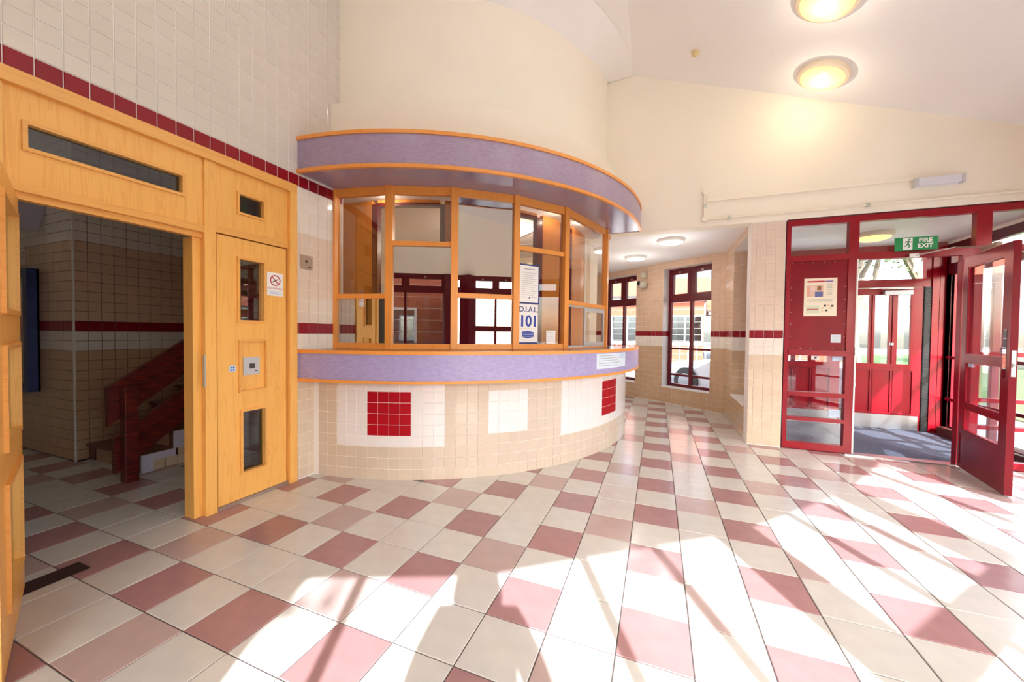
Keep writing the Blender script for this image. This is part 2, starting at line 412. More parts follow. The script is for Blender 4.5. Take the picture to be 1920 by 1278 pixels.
# pier, corridor
pier = wall('wall_pier', (1.05, BY, 0), (1, 0, 0), (0, -1, 0), 0, .36, 0, 2.72, .2, M_grout)
tiles(pier, (1.05, BY, 0), (1, 0, 0), (0, 0, 1), (0, -1, 0), (-1, 4), (0, 28), lambda c, r: 'pink' if r > 13 else wallcol(c, r), u_off=.05, v_off=.01, bounds=(0, .345, 0, 2.71))
A = Vector((1.06, 7.17, 0)); B = Vector((-1.55, 9.22, 0)); UB = (B-A).normalized(); NB = Vector((-abs(UB.y), -abs(UB.x), 0)).normalized()
NB = Vector((UB.y, -UB.x, 0));  NB = -NB if NB.y > 0 else NB
W1 = (.25, 1.235, .31, 2.62); W2 = (1.90, 2.90, .31, 2.62)
cb = wall('wall_corridor_end', A, UB, NB, -.1, 3.4, 0, 2.76, .25, M_grout, holes=[W1, W2])
tiles(cb, A, UB, ZV, NB, (-1, 34), (0, 28), plaincol, v_off=.01, bounds=(-.02, 3.35, 0, 2.75), holes=[W1, W2], minpx=7)
NI = (5.56, 6.5, .42, 2.62)
cr_ = wall('wall_corridor_right', (1.06, 0, 0), (0, 1, 0), (-1, 0, 0), 5.34, 7.3, 0, 2.76, .32, M_grout, holes=[NI])
tiles(cr_, (1.06, 0, 0), (0, 1, 0), (0, 0, 1), (-1, 0, 0), (53, 73), (0, 28), plaincol, v_off=.01, bounds=(5.34, 7.2, 0, 2.75), holes=[NI], minpx=5)
# tiled reveals of the niche and of the windows
tiles(cr_, (1.06, NI[1], 0), (1, 0, 0), (0, 0, 1), (0, -1, 0), (0, 3), (4, 26), plaincol, v_off=.01, bounds=(0, .3, NI[2], NI[3]), minpx=5)
for w in (W1, W2):
    tiles(cb, A+UB*w[1], -NB, ZV, -UB, (0, 2), (3, 27), lambda c, r: 'red' if r == 13 else 'white', v_off=.01, bounds=(0, .2, w[2], w[3]), minpx=5)  # white tile here: daylight on the reveal put into the colour
    MB().obox(A, UB, ZV, NB, w[0], w[1], w[2]-.0, w[2]+.02, -.25, .01).build('sill', M_white, cb)
MB().box(1.05, 1.36, NI[0], NI[1], NI[2], NI[2]+.03).build('sill', M_white, cr_)
wall('wall_corridor_left', (-.95, 5.6, 0), (-.17, .985, 0), (1, .17, 0), 0, 4.0, 0, 2.76, .15, M_cream)
struct(MB().box(-3.2, 1.4, BY+.05, 10.2, 2.75, 2.85).build('ceiling_corridor', M_ceil))

# ---------------------------------------------------------------- windows helper
def window(name, P, U, N, w, z0, z1, bars=(.5,), rails=(.56, 1.07), head=(2.0, 2.14), m=M_maroon, g=M_clear, fw=.055, bw=.05, d=.06, transom=True, catches=True):
    """frame, mullions, transoms and panes; each opening gets its own pane"""
    f = Fr(P, U, N); root = struct(f.sheet(name, None, 0, w, z0, z1, [(fw, w-fw, z0+fw, z1-fw)], -d, 0, m))
    us = [fw]+[b*w if b <= 1.0 else b for b in bars]+[w-fw]
    for b in us[1:-1]: f.part('mullion', root, b-bw/2, b+bw/2, z0+fw, z1-fw, -d, .004, m)
    levels = [z0+fw]
    for r in rails:
        f.part('rail', root, fw, w-fw, r-.02, r+.02, -d, .002, m); levels.append(r)
    f.part('transom', root, fw, w-fw, head[0], head[1], -d, .008, m)
    for i in range(len(us)-1):
        a, b = us[i], us[i+1]
        f.part('pane', root, a, b, z0+fw*.6, head[0], -d*.55, -d*.45, g)
        if z1-fw > head[1]+.05:
            if transom:       # opening top light with a broad sash
                a2 = a+(bw/2 if i else 0); b2 = b-(bw/2 if i < len(us)-2 else 0); s = .055
                f.sheet('top_sash', root, a2, b2, head[1], z1-fw, [(a2+s, b2-s, head[1]+.03, z1-fw-s)], -d*.8, .012, m)
                f.part('pane', root, a2+s, b2-s, head[1]+.03, z1-fw-s, -d*.55, -d*.45, g)
                if catches: f.part('catch', root, (a2+b2)/2-.02, (a2+b2)/2+.02, z1-fw-.035, z1-fw-.005, .012, .035, M_plate)
            else: f.part('pane', root, a, b, head[1], z1-fw*.6, -d*.55, -d*.45, g)
    return root
window('window_1', A+UB*W1[0]-NB*.17, UB, NB, W1[1]-W1[0], W1[2]+.02, W1[3], head=(1.97, 2.1))
window('window_2', A+UB*W2[0]-NB*.17, UB, NB, W2[1]-W2[0], W2[2]+.02, W2[3], head=(1.97, 2.1))
window('window_3', (1.33, NI[0], 0), (0, 1, 0), (-1, 0, 0), NI[1]-NI[0], NI[2], NI[3], head=(2.0, 2.1), transom=False)

# ---------------------------------------------------------------- curved glazed front behind the viewpoint
def Lq(p): return p[0]*.8957+p[1]*.4447
wf = MB()
def ceilz(x): return 4.84 if x < -.36 else 4.82-.367*(x+.36)+.02
for (ax, ay), (bx, by) in zip(G[:-1], G[1:]):
    a = Vector((ax, ay, 0)); b = Vector((bx, by, 0)); t = (b-a).normalized(); nn = Vector((t.y, -t.x, 0))*.15
    z0a = 2.62; p = [a, b, b+nn, a+nn]
    if (ax, ay) == G[0]: e = a+t*.9; wf.hexa([q+ZV*0 for q in (a, e, e+nn, a+nn)]+[q+ZV*2.62 for q in (a, e, e+nn, a+nn)])
    wf.hexa([q+ZV*z0a for q in p]+[q+ZV*ceilz(q.x) for q in p])
struct(wf.build('wall_front', M_cream))
# deep eaves outside
E1 = [(-3.0, -2.4), (-.5, -1.5), (.5, -1.06), (1.95, .03), (3.0, 1.18), (3.82, 2.45), (3.82, 7.6)]
EO = [(-3.0, -3.0), (-.15, -2.09), (.82, -1.67), (2.25, -.60), (3.26, .53), (4.35, 2.3), (4.6, 7.6)]
mb = MB()
for i in range(len(E1)-1):
    a, b, c, d = E1[i], E1[i+1], EO[i+1], EO[i]
    mb.hexa([(q[0], q[1], 2.75) for q in (a, b, c, d)]+[(q[0], q[1], 2.9) for q in (a, b, c, d)])
struct(mb.build('roof_eaves', M_maroon))
LM = {0: (), 1: (-.62,), 2: (.625, 1.11), 3: (2.33, 2.76), 4: (3.88,)}
k = 4
for i in range(0, 6):
    a = Vector(G[i]+(0,)); b = Vector(G[i+1]+(0,)); t = (b-a).normalized(); a = a+t*.9 if i == 0 else a; nn = Vector((-t.y, t.x, 0)); w = (b-a).length
    if i < 5:
        fr = [(L-Lq(a))/(Lq(b)-Lq(a))*w for L in LM[i]]
    else: fr = [.95, 1.75, 2.83, 3.7]
    if i == 0: fr = [w/2-.02]
    rails = () if i == 3 else ((.1, .5, 1.07) if i == 5 else (.56, 1.07))
    window('window_%d' % k, a, t, nn, w, 0.0, 2.62, bars=[x if x > 1 else x+1e-9 for x in fr] if False else [x/w for x in fr], rails=rails, head=(2.2, 2.32), catches=i < 4, fw=.06, bw=.05)
    if i == 3:
        f = Fr(a, t, nn); f.part('mid_rail', bpy.data.objects['window_%d' % k], .06, w-.06, 1.37, 1.49, -.055, .01, M_maroon)
    k += 1
for j, (px, wd) in enumerate(((1, .07), (2, .06), (3, .13), (4, .13), (5, .1))):
    p = G[px]; struct(MB().box(p[0]-wd, p[0]+wd, p[1]-wd, p[1]+wd, 0, 2.62).build('trim_%d' % (j+2), M_maroon))

# ---------------------------------------------------------------- red glazed screen and vestibule
f = Fr((0, BY, 0), (1, 0, 0), (0, -1, 0))
scr = struct(f.sheet('window_10', None, 1.40, 3.70, 0, 2.705, [(1.455, 2.0, 2.285, 2.635), (2.09, 3.04, 2.285, 2.635), (3.155, 3.65, 2.285, 2.635), (1.455, 2.0, .085, 2.215), (2.075, 2.945, 0, 2.205), (3.10, 3.65, .08, 2.215)], -.07, 0, M_red))
for a, b, c, d in ((1.455, 2.0, 2.285, 2.635), (2.09, 3.04, 2.285, 2.635), (3.155, 3.65, 2.285, 2.635), (1.455, 2.0, .085, .36), (1.455, 2.0, .385, .64), (1.455, 2.0, .68, 1.12), (3.10, 3.65, .08, 2.215)):
    f.part('pane', scr, a-.005, b+.005, c-.005, d+.005, -.045, -.038, M_clear)
f.part('rail', scr, 1.455, 2.0, .345, .385, -.065, .006, M_red); f.part('rail', scr, 1.455, 2.0, .635, .685, -.065, .006, M_red); f.part('rail', scr, 1.455, 2.0, 1.115, 1.18, -.065, .01, M_red)
f.part('rail', scr, 3.10, 3.65, .4, .44, -.065, .006, M_red); f.part('rail', scr, 3.10, 3.65, .68, .72, -.065, .006, M_red); f.part('rail', scr, 3.10, 3.65, 1.15, 1.2, -.065, .006, M_red)
pn = f.part('panel', scr, 1.455, 2.0, 1.18, 2.215, -.04, -.012, mat('dark_red_panel_paint', (134, 2, 26), .4, noise=.2, nscale=3, spec=.25))
for i in range(6):
    for u, v in ((1.472+.102*i, 2.2), (1.472+.102*i, 1.195)): MB().lathe([(0, .003), (.006, .0), ], 8, f.pt(u, v, -.0125), (0, -1, 0)).build('screw', M_steel, pn)
for i in range(1, 7):
    for u in (1.472, 1.982): MB().lathe([(0, .003), (.006, .0)], 8, f.pt(u, 1.195+.143*i, -.0125), (0, -1, 0)).build('screw', M_steel, pn)
f.part('door_stop', scr, 2.075, 2.09, 0, 2.215, -.06, .004, M_white); f.part('lock_keep', scr, 2.078, 2.094, 1.13, 1.22, -.03, .012, M_steel)
for v in (.78, .26): f.part('lock_keep', scr, 2.076, 2.092, v, v+.04, -.03, .01, M_steel)
f.part('threshold_strip', scr, 2.0, 3.0, .0, .012, -.07, .05, M_steel)
# poster and cards on the screen
def sheet_thing(name, f, u0, u1, v0, v1, n, label, cat, m=M_paper):
    o = f.part(name, None, u0, u1, v0, v1, n, n+.0015, m); return tag(o, label, cat)
po = sheet_thing('poster', f, 1.596, 1.907, 1.577, 2.016, -.0118, 'cream information poster with a small photo and red headline on the dark red panel', 'poster', mat('cream_paper', (238, 226, 206), .6))
n1 = -.0103
def pr(po, f, n, rs, name='print'):
    for i, (u0, u1, v0, v1, m) in enumerate(rs): f.part(name, po, u0, u1, v0, v1, n, n+.0004+.00012*i, m)
M_sk = mat('tan_print', (222, 190, 170), .6); M_fg = mat('faint_green_print', (206, 214, 190), .6); M_grey = mat('grey_print', (150, 150, 156), .6)
pr(po, f, n1, [(1.625, 1.79, 1.968, 1.987, M_redp), (1.797, 1.868, 1.968, 1.985, mat('violet_print', (120, 100, 160), .6)), (1.62, 1.782, 1.80, 1.94, M_sk),
   (1.70, 1.775, 1.80, 1.86, mat('blue_photo_print', (96, 104, 160), .6)), (1.72, 1.76, 1.875, 1.925, mat('brown_photo_print', (140, 96, 70), .6)), (1.655, 1.70, 1.87, 1.925, mat('pale_photo_print', (226, 200, 196), .6)),
   (1.622, 1.652, 1.80, 1.92, mat('pink_photo_print', (226, 168, 150), .6)), (1.62, 1.745, 1.61, 1.70, M_fg), (1.625, 1.735, 1.652, 1.662, M_redp)]
   + [(1.81, 1.86, 1.935-.018*i, 1.939-.018*i, M_grey) for i in range(7)] + [(1.625, 1.865, 1.765-.014*i, 1.768-.014*i, M_grey) for i in range(3)]
   + [(u, u+.022, v, v+.022, M_dark) for u, v in ((1.785, 1.685), (1.855, 1.682), (1.80, 1.63))] + [(u, u+.018, v, v+.018, M_sk) for u, v in ((1.82, 1.69), (1.765, 1.66), (1.765, 1.62), (1.835, 1.66))])
cd_ = sheet_thing('notice_card', f, 1.862, 1.955, 1.27, 1.362, -.0118, 'small pale blue card on dark red panel below the poster', 'notice', mat('pale_blue_card', (206, 214, 226), .6))
pr(cd_, f, -.0103, [(1.875, 1.942, 1.335-.016*i, 1.338-.016*i, M_grey) for i in range(4)])
cd_ = sheet_thing('notice_card', f, 1.87, 1.975, .405, .495, -.037, 'pale notice card low on the glass beside doorway, above the bottom pane', 'notice', M_pblue)
pr(cd_, f, -.0355, [(1.885, 1.96, .475-.014*i, .478-.014*i, M_grey) for i in range(4)])
cd_ = sheet_thing('notice_card', f, 1.89, 1.985, 1.06, 1.115, -.037, 'pale blue card at top right corner of the upper low pane', 'notice', M_pblue)
cd_ = sheet_thing('window_sticker', f, 1.69, 1.765, 1.065, 1.112, -.037, 'small white sticker with dark camera symbol at top of the low pane', 'sticker')
pr(cd_, f, -.0355, [(1.72, 1.742, 1.08, 1.1, M_black)])
# fire exit sign
fs = Fr((0, BY-.03, 0), (1, 0, 0), (0, -1, 0))
ex = tag(fs.part('fire_exit_sign', None, 2.383, 2.733, 2.275, 2.415, -.01, 0, M_green), 'green fire exit sign with a white running man over the red doorway', 'sign')
fs.part('pictogram_ground', ex, 2.45, 2.528, 2.283, 2.407, 0, .001, M_paper)
mb = MB()
for a, b, w in (((2.497, 2.378), (2.489, 2.345), .014), ((2.489, 2.345), (2.505, 2.325), .01), ((2.505, 2.325), (2.495, 2.30), .009), ((2.489, 2.345), (2.475, 2.325), .01), ((2.475, 2.325), (2.46, 2.317), .008), ((2.495, 2.372), (2.475, 2.37), .007), ((2.475, 2.37), (2.468, 2.355), .007), ((2.497, 2.372), (2.512, 2.36), .007), ((2.512, 2.36), (2.52, 2.368), .007)):
    mb.bar(fs.pt(a[0], a[1], .0018), fs.pt(b[0], b[1], .0018), w, .0012, up=(0, 1, 0)) if False else mb.bar(fs.pt(a[0], a[1], .0018), fs.pt(b[0], b[1], .0018), w, .0012, None, (0, -1, 0))
mb.lathe([(0, .0024), (.0085, .0024), (.0085, .001)], 14, fs.pt(2.502, 2.392, 0), (0, -1, 0))
mb.build('running_man', M_green, ex)
fs.text('FIRE', .06, 2.632, 2.376, 0, M_paper, 'lettering', ex, bold=.002); fs.text('EXIT', .06, 2.632, 2.318, 0, M_paper, 'lettering', ex, bold=.002)
# open inner door (red, glazed) hinged at the right
a = Vector((2.932, 5.29, 0)); b = Vector((2.757, 4.435, 0)); U = (b-a).normalized(); N = Vector((-abs(U.y), abs(U.x), 0)).normalized(); N = Vector((U.y, -U.x, 0)); N = -N if N.x > 0 else N
d = Fr(a, U, N); W = (b-a).length
d1 = struct(d.sheet('door_1', None, 0, W, .012, 2.16, [(.1, W-.12, 1.17, 2.06), (.1, W-.12, .68, 1.10), (.1, W-.12, .40, .63)], -.045, 0, mat('dark_red_gloss_door', (124, 8, 28), .3, noise=.15, nscale=4, coat=.1, spec=.3)))
for v0, v1 in ((1.17, 2.06), (.68, 1.10), (.40, .63)):
    d.part('pane', d1, .095, W-.115, v0-.005, v1+.005, -.026, -.02, M_door)
    d.ring('glazing_bead', d1, .1, W-.12, v0, v1, -.012, -.016, -.002, M_red)
d.part('lower_panel_bead', d1, .04, .05, .06, .36, 0, .006, M_red)
d.part('pull_plate', d1, W-.10, W-.045, 1.0, 1.42, 0, .003, glass('clear_push_plate', (.9, .9, .92), .2))
e_ = Fr(b, Vector((N.x, N.y, 0)), U)
e_.part('lock_plate', d1, -.036, -.012, 1.02, 1.24, 0, .004, M_white); e_.part('latch', d1, -.031, -.017, 1.10, 1.13, .004, .014, M_steel)
st = MB().lathe([(0, .0015), (.034, .0015), (.034, 0)], 24, d.pt(W-.17, 1.225, -.0195), N).build('fire_door_sticker', M_blue)
tag(st, 'round blue sticker on the glass of the open red door', 'sticker'); d.text('FIRE DOOR', .011, W-.17, 1.232, -.018, M_paper, 'lettering', st); d.text('KEEP SHUT', .011, W-.17, 1.216, -.018, M_paper, 'lettering', st)
cd_ = tag(d.part('notice_card', None, .10, .21, 1.05, 1.13, -.019, -.0175, M_pblue), 'pale label by the hinge edge of the open red door', 'notice')
# overhead door closer
cl = empty('door_closer', d.pt(.1, 2.16), 'slim steel door closer arm over the open red door', 'door closer')
MB().bar((2.55, BY-.03, 2.215), (2.80, 5.17, 2.26), .025, .012).build('arm', M_steel, cl)
MB().bar((2.80, 5.17, 2.26), d.pt(.42, 2.2, -.02), .025, .012).build('arm', M_plate, cl)
d.part('body', cl, .3, .58, 2.162, 2.21, -.045, -.005, M_plate, .004)
MB().box(2.50, 2.58, BY-.045, BY, 2.2, 2.235).build('bracket', M_steel, cl)
# vestibule
YB = 7.0
struct(MB().box(1.4, 3.7, BY, YB, .0, .006).build('floor_matting', M_mat))
struct(MB().box(1.38, 4.0, BY+.07, YB+.1, 2.66, 2.76).build('ceiling_vestibule', M_white))
v = Fr((0, YB, 0), (1, 0, 0), (0, -1, 0))
vf = struct(v.sheet('window_11', None, 1.4, 3.72, 0, 2.66, [(1.46, 2.56, 2.17, 2.5), (2.62, 3.5, 2.17, 2.5), (1.62, 3.49, 0, 2.06)], -.08, 0, M_redb))
v.part('pane', vf, 1.455, 2.565, 2.165, 2.505, -.05, -.044, M_clear); v.part('pane', vf, 2.615, 3.505, 2.165, 2.505, -.05, -.044, M_clear)
v.part('brush_strip', vf, 3.485, 3.56, .0, 2.055, -.03, .004, M_black)
mb = MB()
for i in range(68): v.b(mb, 3.49, 3.553, .02+.03*i, .035+.03*i, .004, .012)
o = mb.build('brush_tuft', M_black, vf); o['kind'] = 'stuff'
def vdoor(name, u0, u1):
    w = u1-u0; gl = [(u0+.125+w*.0, u0+.125+.16), (u0+.345, u0+.345+.165), (u0+.60, u0+.60+.15)]
    holes = [(a, b, .955, 1.955) for a, b in gl]
    o = struct(v.sheet(name, None, u0, u1, .01, 2.05, holes, -.05, -.008, M_redb))
    for a, b in gl: v.part('pane', o, a-.005, b+.005, .95, 1.96, -.032, -.026, M_clear)
    for a, b in ((u0+.1, u0+.30), (u0+.35, u0+.53), (u0+.58, u0+.77)): v.ring('panel_moulding', o, a, b, .25, .85, .022, -.008, .006, M_red)
    v.part('kick_plate', o, u0+.02, u1-.02, .012, .215, -.008, -.004, M_steel)
    for a in (u0+.32, u0+.55): v.part('glazing_bar', o, a-.01, a+.01, .955, 1.955, -.006, .006, M_redb)
    return o
vdoor('door_2', 2.61, 3.48); vdoor('door_3', 1.66, 2.56)
cb2 = empty('door_closer', (3.1, YB-.02, 1.96), 'silver box door closer on the red vestibule door', 'door closer')
v.part('body', cb2, 3.03, 3.34, 1.945, 2.01, -.006, .06, M_alu, .006); MB().bar((3.0, YB-.05, 2.03), (3.33, YB-.06, 2.03), .03, .012).build('arm', M_steel, cb2)
kn = v.part('door_knob', bpy.data.objects['door_2'], 3.12, 3.16, 1.22, 1.26, -.008, .03, M_steel, .008)
bx = struct(MB().box(3.56, 3.70, YB-.02, YB+.06, 0, 2.66).build('trim_7', M_redb)); MB().box(3.70, 3.95, YB-.06, YB, 0, 2.66).build('board', M_redb, bx); MB().box(3.635, 3.641, YB-.026, YB-.019, 0, 2.6).build('joint_bead', M_red, bx)
struct(MB().box(3.62, 3.78, BY+.05, YB-.08, 0, .12).build('trim_8', mat('brown_curb', (92, 44, 36), .6)))

# ---------------------------------------------------------------- oak screen in the left wall
q = Fr((LX, 0, 0), (0, 1, 0), (1, 0, 0))
os_ = empty('timber_door_screen', (LX, 1.5, 0), 'large oak door screen with narrow glass slots in the tiled left wall', 'door screen')
q.part('head_rail', os_, .70, 2.37, 2.535, 2.61, -.08, .022, M_oakh, .003)
q.part('post', os_, 2.30, 2.37, 0, 2.535, -.08, .022, M_oak, .003); q.part('post', os_, 1.66, 1.735, 0.0, 2.535, -.15, .004, M_oak, .003); q.part('post', os_, .70, .80, 0, 2.535, -.08, .004, M_oak, .003)
q.part('door_stop', os_, 1.61, 1.66, 0, 1.985, -.15, -.045, M_oak); q.part('door_stop', os_, .80, 1.66, 1.985, 2.02, -.07, -.02, M_oakh)
q.part('head_rail', os_, .80, 1.66, 2.02, 2.065, -.08, .006, M_oakh, .002)
def opanel(u0, u1, v0, v1, holes, name='panel'):
    o = q.sheet(name, os_, u0, u1, v0, v1, holes, -.06, -.01, M_oak)
    return o
o = opanel(.80, 1.66, 2.065, 2.535, [(.877, 1.533, 2.25, 2.365)]); q.ring('glazing_bead', o, .877, 1.533, 2.25, 2.365, .018, -.01, .002, M_oakh); q.part('pane', o, .87, 1.54, 2.245, 2.37, -.04, -.034, M_smoke)
o = opanel(1.735, 2.30, 2.10, 2.535, [(1.9, 2.085, 2.238, 2.372)]); q.ring('glazing_bead', o, 1.9, 2.085, 2.238, 2.372, .016, -.01, .002, M_oakh); q.part('pane', o, 1.895, 2.09, 2.233, 2.377, -.04, -.034, M_smoke)
q.part('mid_rail', os_, 1.735, 2.30, 2.045, 2.10, -.07, -.004, M_oakh)
o = opanel(1.745, 2.285, .03, 2.035, [(1.9, 2.085, 1.415, 1.88), (1.905, 2.10, .87, 1.25), (1.918, 2.092, .235, .705)], 'side_leaf')
for u0, u1, v0, v1 in ((1.9, 2.085, 1.415, 1.88), (1.918, 2.092, .235, .705)):
    q.ring('glazing_bead', o, u0, u1, v0, v1, .018, -.01, .004, M_oakh); q.part('pane', o, u0-.005, u1+.005, v0-.005, v1+.005, -.04, -.034, M_booth if v0 > 1 else M_smoke)
q.ring('panel_moulding', o, 1.905, 2.10, .87, 1.25, .014, -.012, .002, M_oakh); q.part('recessed_panel', o, 1.905, 2.10, .87, 1.25, -.04, -.026, M_oak)
q.part('bottom_bar', os_, 1.735, 2.30, 0, .028, -.05, -.004, M_plate)
q.part('strike_plate', os_, 1.652, 1.662, .93, 1.16, -.02, .006, M_steel)
ns = tag(q.part('no_smoking_sign', None, 2.117, 2.257, 1.627, 1.82, -.0098, -.0075, M_paper), 'white no smoking notice with red ring on the oak side leaf', 'sign')
mb = MB(); cc = q.pt(2.187, 1.755, -.0074); mb.lathe([(.045, 0), (.045, .0012), (.037, .0012), (.037, 0)], 28, cc, (1, 0, 0)); mb.bar(cc+Vector((.0012, -.028, .028)), cc+Vector((.0012, .028, -.028)), .0012, .008, None)
mb.build('red_ring', M_redp, ns)
MB().bar(cc+Vector((.0008, -.024, -.016)), cc+Vector((.0008, .022, .012)), .001, .008).build('cigarette_symbol', M_dark, ns)
q.text('NO  SMOKING', .019, 2.187, 1.688, -.0083, M_redp, 'lettering', ns)
for i in range(2): q.part('print', ns, 2.135, 2.24, 1.655-.014*i, 1.661-.014*i, -.0075, -.007, M_pblue)
pl = tag(q.part('key_switch_plate', None, 1.935, 2.062, .985, 1.125, -.0259, -.018, M_alu, .002), 'silver square call plate in the recess of the oak side leaf', 'switch plate')
q.part('key_pad', pl, 1.98, 2.02, 1.035, 1.075, -.018, -.014, M_dark); q.part('badge', pl, 2.02, 2.045, 1.012, 1.018, -.018, -.016, M_black)
for u in (1.95, 2.048):
    for w_ in (1.0, 1.11): MB().lathe([(0, .002), (.005, 0)], 8, q.pt(u, w_, -.018), (1, 0, 0)).build('screw', M_steel, pl)
rd = MB().lathe([(0, .002), (.027, .002), (.027, 0)], 24, q.pt(1.847, 1.045, -.0098), (1, 0, 0)).build('round_sticker', M_pblue); tag(rd, 'small round pale blue sticker on the oak leaf beside the call plate', 'sticker')
for a_, b_ in ((-.009, .008), (.009, .008), (-.009, -.010), (.009, -.010)): q.part('print', rd, 1.847+a_-.005, 1.847+a_+.005, 1.045+b_-.005, 1.045+b_+.005, -.0078, -.0072, M_blue)
sp = tag(q.part('intercom_plate', None, 2.405, 2.535, 1.895, 2.02, .004, .011, M_plate, .002), 'square bronze face plate on pale tiles right of the oak screen', 'switch plate')
MB().lathe([(0, .004), (.012, .003), (.013, 0)], 16, q.pt(2.468, 1.965, .011), (1, 0, 0)).build('button', M_dark, sp); q.part('slot', sp, 2.485, 2.515, 1.912, 1.917, .011, .013, M_black)
for u in (2.42, 2.52):
    for w_ in (1.91, 2.005): MB().lathe([(0, .002), (.005, 0)], 8, q.pt(u, w_, .011), (1, 0, 0)).build('screw', M_steel, sp)
# open oak leaf
a = Vector((-2.99, .845, 0)); b = Vector((-2.23, .578, 0)); U = (b-a).normalized(); N = Vector((-U.y, U.x, 0)); W = .86
d = Fr(a, U, N)
lf = struct(d.sheet('door_4', None, 0, W, .02, 1.985, [(.17, W-.2, 1.415, 1.86), (.17, W-.2, .87, 1.25), (.17, W-.2, .235, .705)], -.045, 0, M_oak))
for v0, v1 in ((1.415, 1.86), (.87, 1.25), (.235, .705)):
    d.ring('glazing_bead', lf, .17, W-.2, v0, v1, .02, 0, .012, M_oakh); d.part('pane', lf, .165, W-.195, v0-.005, v1+.005, -.026, -.02, M_smoke)
st_ = tag(MB().box(-3.06, -2.93, .70, 1.06, .0005, .004).build('threshold_mat_strip', M_strip), 'dark rubber strip across floor at the oak doorway', 'mat')

# ---------------------------------------------------------------- stair lobby beyond the oak doorway
w1_ = wall('wall_lobby_right', (-5.4, 0, 0), (0, 1, 0), (1, 0, 0), 1.86, 4.6, 0, 4.6, .1, M_grout_d)
tiles(w1_, (-5.4, 0, 0), (0, 1, 0), (0, 0, 1), (1, 0, 0), (18, 46), (0, 46), lobcol, u_off=.06, v_off=.01, bounds=(1.862, 4.6, 0, 4.6))
w2_ = wall('wall_lobby_back', (-5.4, 1.86, 0), (-1, 0, 0), (0, -1, 0), 0, 2.3, 0, 4.6, .1, M_grout_d)
tiles(w2_, (-5.4, 1.86, 0), (-1, 0, 0), (0, 0, 1), (0, -1, 0), (0, 23), (0, 46), lobcol, v_off=.01, bounds=(0.002, 2.3, 0, 4.6), minpx=7)
MB().box(-5.405, -5.392, 1.852, 1.865, 0, 4.6).build('corner_bead', M_white, w2_)
wall('wall_lobby_left', (-7.6, 0, 0), (0, 1, 0), (1, 0, 0), -2.5, 1.96, 0, 4.6, .1, M_cream)
wall('wall_lobby_front', (-7.6, -2.4, 0), (1, 0, 0), (0, 1, 0), 0, 4.7, 0, 4.6, .1, M_cream)
wall('wall_lobby_end', (-5.5, 4.6, 0), (1, 0, 0), (0, -1, 0), 0, 1.6, 0, 4.6, .1, M_cream)
wall('wall_lobby_booth', (-3.9, 0, 0), (0, 1, 0), (-1, 0, 0), 2.86, 4.7, 0, 4.6, .05, M_cream)
wall('wall_lobby_side', (-3.9, 2.86, 0), (1, 0, 0), (0, -1, 0), 0, .85, 0, 4.6, .05, M_cream)
struct(MB().box(-7.7, -3.0, -2.5, 4.7, 4.6, 4.7).build('ceiling_lobby', M_ceil))
sg = MB(); sg.hexa([(x, y, z) for y in (1.1, 1.855) for x, z in ((-6.72, 2.46), (-6.09, 2.36), (-5.92, 2.60), (-6.72, 2.78))])
o = sg.build('stair_soffit', M_lilac); tag(o, 'pale underside of an upper stair flight near the lobby ceiling', 'stair soffit')
# stair
stx = (-5.39, -4.43); nst = 9
sr_ = empty('staircase', (-4.9, 1.94, 0), 'tiled staircase with brown nosings and white edge behind the oak doorway', 'staircase')
M_tread = mat('brown_stair_tile', (112, 58, 48), .35, noise=.1, nscale=8); M_riser = mat('tan_riser_tile', (176, 140, 112), .3)
for i in range(nst):
    y = 1.94+.25*i; z = .167*(i+1)
    MB().box(stx[0], stx[1], y+.02, y+.29, z-.167, z-.022).build('riser', M_riser, sr_)
    MB().box(stx[0], stx[1]+.005, y-.01, y+.29, z-.022, z).build('tread', M_tread, sr_)
    for x in (stx[0]+.11, stx[1]-.0): MB().box(x-.10, x+.003, y+.012, y+.0205, z-.16, z-.02).build('riser_border', M_tread, sr_)
mb = MB()
for i in range(nst):
    y = 1.94+.25*i; z = .167*(i+1)
    mb.box(-4.43, -4.415, y-.005, y+.085, z-.167+(.0 if i == 0 else .0), z-.0); mb.box(-4.43, -4.4155, y+.08, y+.26, z-.07, z)
mb.build('stringer_edge', M_lilac, sr_)
wst = wall('wall_under_stair', (-4.43, 0, 0), (0, 1, 0), (1, 0, 0), 2.02, 2.03, 0, .05, .02, M_riser)
for i in range(nst): MB().box(-4.50, -4.43, 1.96+.25*i, 1.96+.25*(i+1), 0, .167*(i+1)-.02).build('side_panel', M_grout, sr_)
def stc(c, r):
    y = (c+.5)*.1+2.02; st = int((y-1.94)/.25); return 'tan' if (r+1)*.1 < .167*(st+1)-.05 else None
tiles(wst, (-4.43, 2.02, 0), (0, 1, 0), (0, 0, 1), (1, 0, 0), (0, 18), (0, 12), stc, thick=.01)
bl = empty('stair_balustrade', (-4.33, 1.8, 0), 'dark red timber stair balustrade with broad sloping boards and newel post', 'balustrade')
MB().box(-4.345, -4.255, 1.76, 1.85, 0, .83).build('newel_post', M_stairred, bl, bevel=.004)
def slope(y0, y1, z0, h, x0, x1): 
    s = .72; m_ = MB(); m_.hexa([(x0, y0, z0), (x1, y0, z0), (x1, y1, z0+s*(y1-y0)), (x0, y1, z0+s*(y1-y0)), (x0, y0, z0+h), (x1, y0, z0+h), (x1, y1, z0+h+s*(y1-y0)), (x0, y1, z0+h+s*(y1-y0))]); return m_
slope(1.69, 4.0, .50, .33, -4.40, -4.35).build('handrail_board', M_stairred, bl); slope(1.73, 4.0, .075, .31, -4.40, -4.35).build('lower_board', M_stairred, bl)
